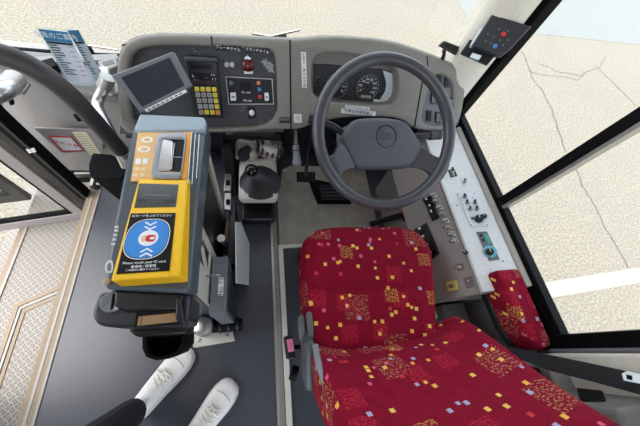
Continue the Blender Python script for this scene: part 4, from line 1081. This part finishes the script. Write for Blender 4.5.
for k in range(4): slab('lcd_mark', PR, [(163.5 + 3 * k, 198.5), (165 + 3 * k, 198.5), (164.4 + 3 * k, 203), (162.9 + 3 * k, 203)], .0012, .0014, INK, rd)
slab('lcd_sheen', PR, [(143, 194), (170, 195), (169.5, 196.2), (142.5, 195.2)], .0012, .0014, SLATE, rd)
slab('touch_panel', PR, [(130.8, 213.4), (175.6, 212.8), (169.3, 270.6), (116.3, 274)], -.001, .0015, BLKGL, rd)
oc = PR.ab((147.8, 238.6)); L = .0016
def shape(name, r, l0, l1, mt, pw=2.7, c=None, sx=1, n=48, skew=0):
    c = c or oc; pts = []
    for k in range(n):
        th = 2 * math.pi * k / n; cc, ss = math.cos(th), math.sin(th)
        pts.append((c[0] + sx * r * math.copysign(abs(cc) ** (2 / pw), cc) + skew * math.copysign(abs(ss) ** (2 / pw), ss), c[1] + r * .98 * math.copysign(abs(ss) ** (2 / pw), ss)))
    return obj(name, prism([PR.at(a, b, l0) for a, b in pts], PR.n * (l1 - l0)), mt, rd)
OR = (PR.ab((170, 239))[0] - PR.ab((126, 239))[0]) / 2; OH = (PR.ab((148, 218.8))[1] - PR.ab((146, 259))[1]) / 2
def oval(name, k, l0, l1, mt):
    pts = []
    for i in range(56):
        th = 2 * math.pi * i / 56; cc, ss = math.cos(th), math.sin(th)
        pts.append((oc[0] + OR * k * math.copysign(abs(cc) ** .78, cc) + .002 * ss, oc[1] + OH * k * math.copysign(abs(ss) ** .78, ss)))
    return obj(name, prism([PR.at(a, b, l0) for a, b in pts], PR.n * (l1 - l0)), mt, rd)
oval('white_outline', 1.0, .0014, .0018, WINK); oval('dark_outline', .965, .0017, .0020, BLKGL); oval('blue_oval', .935, .0019, .0022, BLUE)
ch = PR.ab((148.8, 238.4))
shape('white_disc', .0195, .0021, .0025, WHITE, 2.0, ch)
shape('red_card_symbol', .0085, .0024, .0028, RED, 3.2, (ch[0] + .0045, ch[1] - .001), 1.15)
shape('beige_hand_symbol', .008, .0024, .0027, mat('hand_beige', (222, 186, 150), .5), 2.4, (ch[0] - .0085, ch[1] - .001), .7)
shape('white_slot_symbol', .003, .0028, .0030, WHITE, 3, (ch[0] + .008, ch[1] - .001), 1.6)
def chev(p, up):
    a, b = PR.ab(p, .0022); w, h, k = .0125, .0075 * up, .003
    obj('chevron', prism([PR.at(x, y, .0021) for x, y in ((a - w, b), (a - w + .002, b + k * .8), (a, b + h * -1 + k), (a + w - .002, b + k * .8), (a + w, b), (a, b - h - k * .3))] if up > 0 else [PR.at(x, y, .0021) for x, y in ((a - w, b), (a - w + .002, b - k * .8), (a, b - h - k), (a + w - .002, b - k * .8), (a + w, b), (a, b - h + k * .3))], PR.n * .0004), WINK, rd)
chev((151, 222.5), 1); chev((150.4, 226.8), 1); chev((146.6, 251.5), -1); chev((146, 256), -1)
text('ICカードをふれてください', PR, (152.5, 215.8), .0069, WINK, rd, lift=.0018, rot=.0)
text('Please touch your IC card', PR, (144.5, 262.3), .0076, WINK, rd, lift=.0018, rot=.0)
text('乗車時 / 降車時', PR, (143.5, 266.4), .0068, WINK, rd, lift=.0018)
text('この部分に触れてください', PR, (142.5, 269.6), .0052, WINK, rd, lift=.0018)
slab('seam_line', PR, [(174.8, 213), (176.6, 213), (170.2, 276), (168.6, 276)], -.0008, .0004, mat('yellow_edge', (226, 172, 14), .4), rd)
PS = Plane(BF.at(*BF.ab((186, 262)), .02), (.62, 0, -.78), (0, 1, 0))
# printed marks on the grey side strip
for i, (x, y) in enumerate(((116.3, 227), (116, 230.5), (115, 235), (114, 239.5), (113, 244))):
    slab('printed_mark', BF, [(x - 1.6, y - 1.2), (x + 2.4, y - 1.2), (x + 2, y + 1.2), (x - 2, y + 1.2)], 0, .0007, mat('print_pale', (190, 196, 202), .5), t)
plate('arrow_mark', BF, [(105, 262), (113, 258.5), (113.5, 273), (104.5, 273)], [[(107, 264), (111.2, 262), (111.4, 271), (106.8, 271)]], 0, .001, mat('print_pale', (190, 196, 202), .5), t)
a, b = BF.ab((104.8, 281), .01); obj('round_button', lathe([(.0075, 0), (.0075, .006), (.005, .008)], BF, (a, b), 18, 0), mat('button_tan', (168, 148, 128), .4), t)
# black change tray at the near end
BT = Plane((0, .09, .715), (1, 0, 0), (0, 1, .03))
obj('change_unit', prism([BT.at(a, b, -.12) for a, b in chaikin([BT.ab(p) for p in [(101, 288), (189, 292), (190, 300), (188, 321), (182, 327), (150, 326), (118, 328), (98, 326), (91.5, 317), (92.5, 308)]], 1)], BT.n * .12), BOXDK, t, bev=.014, seg=4)
slab('front_step', BT, [(114, 290), (183, 293), (182, 309), (124, 312), (113, 306)], -.01, .012, BLKPL, t, bev=.006)
a, b = BT.ab((112, 301.5), .006)
dl = obj('dial', lathe([(.0225, 0), (.0225, .006), (.02, .008), (.006, .0045)], BT, (a, b), 30, 0), mat('dial_grey', (132, 137, 142), .3, .4), t)
slab('coin_slit', BT, [(112.6, 293.5), (114, 293.5), (111.8, 309.5), (110.2, 309.5)], .004, .0092, BLACK, dl)
slab('change_recess', BT, [(137, 310), (178, 306), (181, 324.5), (134, 327)], -.004, .0015, BLKGL, t)
slab('tan_flap', BT, [(138.5, 316.5), (175.5, 312.5), (177.5, 321.5), (137, 326)], .0015, .006, TAN, t, bev=.001)
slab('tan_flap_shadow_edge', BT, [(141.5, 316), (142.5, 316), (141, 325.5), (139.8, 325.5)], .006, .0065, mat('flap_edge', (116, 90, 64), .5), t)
slab('guard_cheek', BT, [(176, 297), (181, 297), (184, 321), (188, 324), (182, 327), (175, 318)], -.002, .018, BLKPL, t, bev=.004)
# coin return cup
CP = Plane((0, .06, .60), (1, 0, 0), (0, 1, 0))
slab('cup_bracket', CP, [(127, 330), (190, 324), (186, 334), (136, 337)], -.05, .02, BLKPL, t, bev=.006)
cup_o = [CP.ab(p) for p in ((142, 335), (142, 349), (146, 357), (156, 360.5), (168, 359), (180, 354), (186.5, 345), (187, 333))]
cup_i = [CP.ab(p) for p in ((147, 335), (147.5, 348), (151, 354), (158, 357), (167, 355.5), (177, 351), (182, 343), (182, 333))]
bm = bmesh.new()
O = [bm.verts.new(CP.at(*p, 0)) for p in cup_o]; I = [bm.verts.new(CP.at(*p, 0)) for p in cup_i]
O2 = [bm.verts.new(CP.at(p[0] * .98, p[1] + .006, -.07)) for p in cup_o]; I2 = [bm.verts.new(CP.at(p[0], p[1] + .01, -.06)) for p in cup_i]
for i in range(len(O) - 1):
    bm.faces.new((O[i], O[i + 1], I[i + 1], I[i])); bm.faces.new((O[i], O2[i], O2[i + 1], O[i + 1])); bm.faces.new((I[i], I[i + 1], I2[i + 1], I2[i]))
bm.faces.new(I2); bm.faces.new(O2[::-1])
obj('return_cup', bm, BLACK, t, bev=.002)
# right flank: dark door with a cream frame, lock and keys
FX = -.173
FP = Plane((FX, .3, .4), (0, 1, 0), (0, 0, 1))
side = Plane((FX, .3, .3), (0, 1, 0), (0, 0, 1))
sd = obj('side_door', box((FX - .012, .165, .05), (FX, .615, .72)), BLKPL, t, bev=.003)
bm = bmesh.new()
for lo, hi in (((FX - .004, .165, .05), (FX + .004, .26, .655)), ((FX - .004, .600, .05), (FX + .008, .622, .74)), ((FX - .004, .165, .05), (FX + .006, .62, .075)), ((FX - .004, .335, .05), (FX + .006, .365, .655)), ((FX - .004, .26, .40), (FX + .004, .335, .44))): add_box(bm, lo, hi)
add_prism(bm, [V((FX - .003, .335, .655)), V((FX - .003, .365, .655)), V((FX - .003, .26, .44)), V((FX - .003, .235, .44))], (.008, 0, 0))
obj('side_frame', bm, CREAM, t, bev=.002)
obj('chrome_lock', lathe([(.011, 0), (.011, .012), (.007, .014)], FP, FP.ab((201.5, 243.5), .012), 20, .004), CHROME, t)
key = obj('key', box((FX, .238, .478), (FX + .030, .243, .486)), STEEL, t); obj('key_bow', lathe([(.011, -.002), (.011, .002)], Plane((FX + .038, .240, .482), (1, 0, 0), (0, 0, 1)), (0, 0), 16), STEEL, key)
# pale cover rail beside the far end of the box
obj('cover_rail', box((-.172, .600, .05), (-.158, .622, .765)), CREAM, t, bev=.002)
# mounting foot
t = thing('fare_box_mount', 'silver round post with black pipe on a pale floor plate by the fare box', 'mount', Z(212, 340, 0))
pl_ = [Z(u, v, .008) for u, v in ((192, 328), (231, 324), (235, 341), (193, 348))]
obj('floor_plate', prism([V((p.x, p.y, 0)) for p in pl_], (0, 0, .008)), CREAM, t, bev=.002)
c = Z(202.5, 326, .13)
obj('post', lathe([(.039, -.13 + .008), (.039, -.014), (.036, -.005), (.024, 0)], HZ(0), (c.x, c.y), 28, .13), CHROME, t)
obj('black_pipe', tube([V((c.x + .02, c.y + .0, .075)), V((c.x + .10, c.y - .002, .075)), V((c.x + .155, c.y - .004, .075))], [.026, .028, .024], 20), BLACK, t)
for k in range(3): obj('pipe_ring', tube([V((c.x + .06 + .035 * k, c.y - .001, .075)), V((c.x + .068 + .035 * k, c.y - .001, .075))], .031, 20), BLKPL, t)
for p in (Z(199, 340, .008), Z(227, 336, .008)): obj('bolt', lathe([(.008, 0), (.008, .006), (.004, .008)], HZ(0), (p.x, p.y), 10, .008), STEEL, t)
# numbered box
t = thing('numbered_cash_box', 'dark grey upright box with a number label beside the fare box', 'box', (-.13, .23, 0))
NX0, NX1, NZ = -.164, -.111, .42
obj('case', box((NX0, .128, .03), (NX1, .325, NZ)), mat('cash_box_grey', (108, 112, 116), .45), t, bev=.004)
obj('side_inset', box((NX1 - .002, .145, .06), (NX1 + .001, .305, NZ - .03)), BOXDK, t)
NP = Plane((0, .23, NZ), (0, 1, 0), (-1, 0, 0))
lb_ = slab('number_label', NP, [(218.5, 277.5), (224, 277.5), (223, 295.5), (217.8, 295.5)], 0, .001, WHITE, t)
text('No. 73', NP, (221, 286.5), .021, INK, lb_, lift=.0014)
obj('base', box((NX0 + .006, .135, .0), (NX1 - .006, .318, .03)), STEEL, t)
# papers, pipe and clips between the fare box and gear lever
s = bmesh.new()
a, b, c_, d_ = Z(236, 222, .30), Z(249.5, 243, .0), Z(249, 285, .0), Z(237, 283, .26)
add_prism(s, [a, Z(241, 222, .24), b, c_, d_], V((-.006, 0, -.002)))
s = obj('white_board', s, WHPL, bev=.001); tag(s, 'thin white board leaning beside the numbered grey box', 'board')
tp = thing('clip_rack', 'black rack with metal clips and a brown pipe beside the fare box', 'rack', (-.10, .52, 0))
obj('frame', box((-.135, .35, .0), (-.105, .64, .24)), BLKPL, tp, bev=.004)
obj('brown_pipe', tube([Z(228, 222, .22), Z(226, 258, .22)], .011, 12), PIPE, tp)
for v0 in (175, 194):
    obj('metal_clip', box(Z(224, v0 + 17, .26) - V((0, 0, .01)), Z(231.5, v0, .26) + V((0, 0, .012))), STEEL, tp, bev=.003)
    obj('clip_knob', tube([Z(228, v0 + 6, .275), Z(228, v0 + 10, .275)], .009, 12), BLACK, tp)
obj('white_tab', lathe([(.016, 0), (.016, .01)], HZ(0), (Z(221, 238, .34).x, Z(221, 238, .34).y), 16, .33), WHPL, tp)
obj('tab_post', box((-.145, .40, .0), (-.135, .44, .335)), BLKPL, tp)
s = obj('connector_rack', box((-.16, .82, .0), (-.115, 1.0, .40)), DARKBAY, bev=.006); tag(s, 'dark connector rack on the floor left of the gloves', 'rack')

# ------------------------------------------------------------------ front door side
t = thing('padded_handrail', 'curved black padded handrail with chrome ends beside the front door', 'handrail', (-.44, .66, 0))
pts = [Y(u, v, .66) for u, v in ((-30, 46), (-5, 53), (20, 61), (48, 77), (74, 99), (99, 126), (121, 151))]
sp_ = spline(pts, 6)
obj('padding', tube(sp_, .0235, 20), mat('handrail_foam', (54, 52, 52), .5), t)
e = sp_[-1]; dd = (sp_[-1] - sp_[-3]).normalized()
obj('chrome_end', tube(spline([e - dd * .01, e + dd * .05, V((e.x + .045, .66, .44)), V((e.x + .05, .66, .25)), V((e.x + .05, .66, 0))], 5), .0165, 16), CHROME, t)
t = thing('chrome_handrail', 'bent chrome pipe clamped to the shelf behind the monitor', 'handrail', Z(108, 84, .575))
p0 = Z(107, 78, .585)
obj('pipe', tube(spline([p0 + V((.005, .0, .03)), Y(104, 88, .90), Y(98.5, 100, .86), Y(98, 108, .83), Y(105, 122, .78), Y(114, 140, .73), Y(126, 166, .70)], 6), .0175, 18), CHROME, t)
obj('clamp', tube([Y(108, 77, .91), Y(104, 87, .90)], .023, 20), STEEL, t)
slab('flange', HZ(.577), [(98, 84), (116, 80), (119, 92), (112, 95), (98, 92)], -.002, .008, STEEL, t, bev=.003)
disc('bolt', HZ(.577), (112, 90), .006, .008, .012, STEEL, t, seg=10)
t = thing('door_rail_clamp', 'chrome pipe end in a silver clamp at the far left of the shelf', 'clamp', Z(20, 83, .575))
obj('pipe', tube(spline([Z(-30, 104, .66), Z(-8, 97, .66), Z(6, 90, .66), Z(14, 82, .63)], 5), .024, 20), CHROME, t)
obj('clamp', tube([Z(5, 90, .655), Z(15, 79, .63)], .029, 22), STEEL, t)
slab('flange', HZ(.577), [(9, 78), (20, 75), (29, 82), (22, 92), (10, 90)], -.002, .012, STEEL, t, bev=.004)
for p in ((25.5, 82), (20, 88.5)): disc('bolt', HZ(.577), p, .006, .012, .017, STEEL, t, seg=10)
# leaflets in a clear stand
t = thing('leaflet_stand', 'clear stand with two blue-headed printed sheets on the left shelf', 'leaflet stand', Z(85, 82, .577))
b0, b1, b2 = Z(68.5, 81, .585), Z(93.5, 83, .585), Z(104, 82, .585)
lean = V((-.015, .10, .62)).normalized()
def sheet(pa, pb, h, parent, dy, cols):
    ax = (pb - pa); q = Plane(pa + V((0, dy, 0)), ax, lean); w = ax.length
    s = obj('printed_sheet', prism([q.at(0, 0, 0), q.at(w, 0, 0), q.at(w, h, 0), q.at(0, h, 0)], q.n * .0012), POSTER, parent)
    def bar(x0, x1, y0, y1, mt, nm): obj(nm, prism([q.at(w * x0, h * y0, .0012), q.at(w * x1, h * y0, .0012), q.at(w * x1, h * y1, .0012), q.at(w * x0, h * y1, .0012)], q.n * .0004), mt, s)
    bar(0, 1, .80, 1.0, POSTBLUE, 'blue_heading'); bar(.04, .96, .755, .795, INK, 'dark_band')
    rnd = random.Random(3)
    for k in range(13):
        y = .72 - .047 * k
        bar(.07, .07 + rnd.uniform(.2, .5), y, y + .020, INK, 'text_line')
        if cols and k % 2 == 0: bar(.72, .9, y, y + .012, SLATE, 'text_line')
    return s, q, w, h
s, q, w_, h_ = sheet(b0, b1, .17, t, 0, True)
cu = bpy.data.curves.new('n', 'FONT'); cu.body = '運賃のご案内'; cu.size = .02; cu.align_x = 'CENTER'; cu.align_y = 'CENTER'; cu.extrude = .0002; cu.resolution_u = 3
curve_mesh(cu, Plane(q.at(w_ * .5, h_ * .9), q.a, q.b), .0018, 'lettering', WINK, s)
sheet(b1.lerp(b2, .12), b2, .168, t, .012, False)
q = Plane(b0 + V((-.004, -.004, -.008)), b2 - b0, lean); w2 = (b2 - b0).length + .01
obj('clear_front', prism([q.at(0, 0, 0), q.at(w2, 0, 0), q.at(w2, .185, 0), q.at(0, .185, 0)], q.n * .002), ACRYL, t)
obj('clear_base', prism([b0 + V((-.006, -.008, -.008)), b2 + V((.006, -.008, -.008)), b2 + V((.006, .06, -.008)), b0 + V((-.006, .06, -.008))], (0, 0, .006)), ACRYL, t)
# bits on the shelf
s = slab('black_case', HZ(.577), [(39, 60.5), (52, 57), (57, 65), (49, 69), (40, 64.5)], 0, .03, BLACK, None, bev=.004); tag(s, 'small black case lying on the shelf left of the leaflets', 'case')
s = slab('pen_tray', HZ(.577), [(40, 80), (50, 77), (51, 80), (43, 83)], 0, .008, BLACK, None, bev=.002); tag(s, 'flat black tray on the front edge of the left shelf', 'tray'); slab('white_edge', HZ(.577), [(44, 84), (53, 81), (53.5, 83.5), (45.5, 86.5)], 0, .006, WHITE, s)
s = slab('grey_meter', HZ(.577), [(97, 61), (115, 56), (118, 66), (103, 71)], 0, .03, mat('meter_grey', (150, 152, 144), .5), None, bev=.005); tag(s, 'pale grey device on the shelf between leaflets and dashboard', 'device'); slab('dark_window', HZ(.607), [(102, 62), (113, 59.3), (114.5, 63), (104, 66)], 0, .001, SLATE, s)
s = obj('shelf_ledge', prism([Z(u, v, .577) for u, v in ((22, 60), (118, 56), (120, 62), (24, 68))], (0, 0, .012)), mat('ledge_grey', (150, 148, 144), .5), [o for o in bpy.data.objects if o.name == 'front_cabinet'][0], bev=.004)
# black bin by the fare box
t = thing('black_bin', 'small black plastic bin between the handrail and the fare box', 'bin', (-.60, .78, 0))
rim_ = [Z(u, v, .30) for u, v in ((90, 166), (94, 154.5), (112, 156), (121, 160), (127, 174), (123, 180), (91, 178))]
bm = bmesh.new(); cx = sum(p.x for p in rim_) / 7; cy = sum(p.y for p in rim_) / 7
A_ = [bm.verts.new(p) for p in rim_]; B_ = [bm.verts.new((cx + (p.x - cx) * .85 + .02, cy + (p.y - cy) * .8, 0.0)) for p in rim_]
bm.faces.new(A_); bm.faces.new(B_[::-1])
for i in range(7): bm.faces.new((A_[i], B_[i], B_[(i + 1) % 7], A_[(i + 1) % 7]))
obj('body', bm, BLACK, t, bev=.006)
obj('lid', prism([V((cx + (p.x - cx) * 1.0, cy + (p.y - cy) * 1.0, .30)) for p in rim_], (0, 0, .012)), BLACK, t, bev=.004)
rl = obj('guard_rail', tube([V((-.80, .86, .06)), V((-.66, .845, .06)), V((-.50, .80, .06))], .006, 10), STEEL); tag(rl, 'thin pale rail low behind the black bin', 'rail')
# wipers outside the windscreen
t = thing('windscreen_wiper', 'thin black wiper blade outside the windscreen above the wide dashboard', 'wiper', V((.06, 1.24, .66)), 'windscreen wipers')
obj('blade', tube([Y(252, 33.5, 1.23), Y(270, 36.5, 1.23), Y(300, 30, 1.23)], .0045, 8), STEEL, t)
obj('arm', tube([Y(250, 37.5, 1.23), Y(283, 37, 1.23)], .004, 8), BLACK, t)
obj('pivot', box(Y(279, 39, 1.23), Y(286.5, 34.5, 1.25)), BLACK, t); obj('pivot_arm', tube([Y(283, 37, 1.24), V((Y(283, 37, 1.24).x, 1.235, .5))], .008, 8), BLACK, t)
t = thing('windscreen_wiper', 'thin black wiper arm outside the windscreen behind the leaflets', 'wiper', Y(60, 52, 1.24), 'windscreen wipers')
obj('blade', tube([Y(-20, 45, 1.23), Y(20, 49, 1.23), Y(50, 51.5, 1.23)], .007, 8), BLACK, t)
obj('arm', tube([Y(88, 45.5, 1.23), Y(118, 50, 1.23)], .004, 8), STEEL, t)
obj('pivot_arm', tube([Y(88, 45.5, 1.23), V((Y(88, 45.5, 1.23).x, 1.235, .5))], .008, 8), BLACK, t)
obj('blade', tube([Y(92, 54, 1.23), Y(120, 55, 1.23)], .006, 8), BLACK, t)

# ------------------------------------------------------------------ the standing person
def shoe(toe, heel, t):
    toe, heel = V(toe), V(heel); d = (toe - heel).normalized(); s = V((d.y, -d.x, 0)); Ln = (toe - heel).length
    prof = [(0, .018, .0, .03), (.02, .030, .012, .065), (.06, .034, .012, .088), (.14, .036, .012, .092), (.25, .038, .012, .095), (.36, .040, .012, .098), (.45, .043, .012, .090), (.55, .046, .012, .076), (.68, .050, .012, .062), (.80, .049, .012, .054), (.90, .042, .012, .048), (.96, .031, .012, .040), (1.0, .012, .014, .028)]
    bm = bmesh.new(); prev = None
    for f, hw, z0, z1 in prof:
        c = heel + d * (Ln * f); ring = []
        for k in range(16):
            th = 2 * math.pi * k / 16; cc, ss = math.cos(th), math.sin(th)
            wv = hw * math.copysign(abs(cc) ** .75, cc) * (1 if ss < .2 else 1 - .35 * max(0, ss - .2))
            ring.append(bm.verts.new(c + s * wv + V((0, 0, (z0 + z1) / 2 + (z1 - z0) / 2 * math.copysign(abs(ss) ** .8, ss)))))
        if prev:
            for k in range(16): bm.faces.new((prev[k], prev[(k + 1) % 16], ring[(k + 1) % 16], ring[k]))
        else: bm.faces.new(ring[::-1])
        prev = ring
    bm.faces.new(prev)
    sh = obj('shoe', bm, SHOE, t, sub=2)
    ol = []
    for f, hw, *_ in prof: ol.append((f, hw + .004))
    pts = [heel + d * (Ln * f) + s * w for f, w in ol] + [heel + d * (Ln * f) - s * w for f, w in ol[::-1]]
    obj('sole', prism([V((p.x, p.y, .0)) for p in pts], (0, 0, .022)), SOLE, sh, bev=.004)
    # toe cap seam, tongue and laces
    for f0, w in ((.74, .044),):
        c = heel + d * (Ln * f0)
        obj('toe_seam', tube(spline([c + s * w + V((0, 0, .030)), c + s * .03 + d * .012 + V((0, 0, .051)), c + d * .018 + V((0, 0, .0575)), c - s * .03 + d * .012 + V((0, 0, .051)), c - s * w + V((0, 0, .030))], 5), .0016, 6), mat('shoe_seam', (176, 172, 160), .7), sh)
    LC = mat('lace_cream', (228, 224, 212), .8)
    for k in range(4):
        f = .42 + .055 * k; c = heel + d * (Ln * f); z = .094 - (f - .36) * .115
        for sg in (1, -1):
            a = c + s * .024 * sg + V((0, 0, z - .006)); e_ = c - s * .024 * sg + d * .016 + V((0, 0, z - .008)); m_ = (a + e_) / 2 + V((0, 0, .009))
            obj('lace', tube(spline([a, m_, e_], 4), .0032, 8), LC, sh)
    k_ = heel + d * (Ln * .62) + V((0, 0, .078))
    for sg in (1, -1): obj('lace', tube(spline([k_, k_ + s * .02 * sg + V((0, 0, .006)), k_ + s * .034 * sg - d * .01, k_ + s * .016 * sg - d * .012, k_], 4), .0026, 8), LC, sh)
pt = thing('person', 'person in white lace-up sneakers and dark trousers standing by the fare box', 'person', (-.36, -.24, 0))
shoe((-.295, .052, 0), (-.475, -.158, 0), pt)
shoe((-.112, -.092, 0), (-.29, -.295, 0), pt)
me = bpy.data.meshes.new('legs')
J = [(-.37, -.36, .98), (-.37, -.35, .90), (-.44, -.30, .82), (-.47, -.20, .48), (-.455, -.165, .25), (-.445, -.13, .085), (-.30, -.40, .82), (-.295, -.335, .48), (-.275, -.305, .25), (-.262, -.262, .085)]
E_ = [(0, 1), (1, 2), (2, 3), (3, 4), (4, 5), (1, 6), (6, 7), (7, 8), (8, 9)]
RR = [.16, .155, .098, .068, .060, .050, .098, .068, .060, .050]
o = bpy.data.objects.new('trousers', me); me.from_pydata([V(j) - V((-.36, -.24, 0)) for j in J], E_, []); COL.objects.link(o); o.parent = pt
sk = o.modifiers.new('skin', 'SKIN'); me.materials.append(TROUS)
for v, r in zip(me.skin_vertices[0].data, RR): v.radius = (r, r)
me.skin_vertices[0].data[1].use_root = True
ss = o.modifiers.new('subdivision', 'SUBSURF'); ss.levels = 2; ss.render_levels = 2
SKY_STRENGTH=0.30; SUN_STRENGTH=0.4; EXPOSURE=1.3
# ================================================================== light
wd = bpy.data.worlds.new('sky'); SC.world = wd; wd.use_nodes = True
wt = NT(wd); bg = wt.n['Background']
sky = wt.new('ShaderNodeTexSky'); sky.sky_type = 'NISHITA'; sky.sun_disc = False
sky.sun_elevation = math.radians(70); sky.sun_rotation = math.radians(-90); sky.air_density = 1.0; sky.dust_density = 2.5; sky.ozone_density = 1.0
hs = wt.new('ShaderNodeHueSaturation'); hs.inputs['Saturation'].default_value = 0.45
wt.link(sky.outputs[0], hs.inputs['Color']); wt.link(hs.outputs[0], bg.inputs[0]); bg.inputs[1].default_value = SKY_STRENGTH
sl = bpy.data.lights.new('sun', 'SUN'); so = bpy.data.objects.new('sun', sl); COL.objects.link(so)
sl.energy = SUN_STRENGTH; sl.angle = math.radians(1.2); sl.color = (1.0, 0.93, 0.82)
el = math.atan2(1.98, 1.3 - .765)
so.rotation_euler = V((-math.cos(el), 0, math.sin(el))).to_track_quat('Z', 'Y').to_euler(); so.location = (-3, 0, 8)
SC.view_settings.exposure = EXPOSURE
SC.cycles.max_bounces = 10; SC.cycles.diffuse_bounces = 6; SC.cycles.transparent_max_bounces = 16
try: SC.cycles.use_denoising = True
except Exception: pass
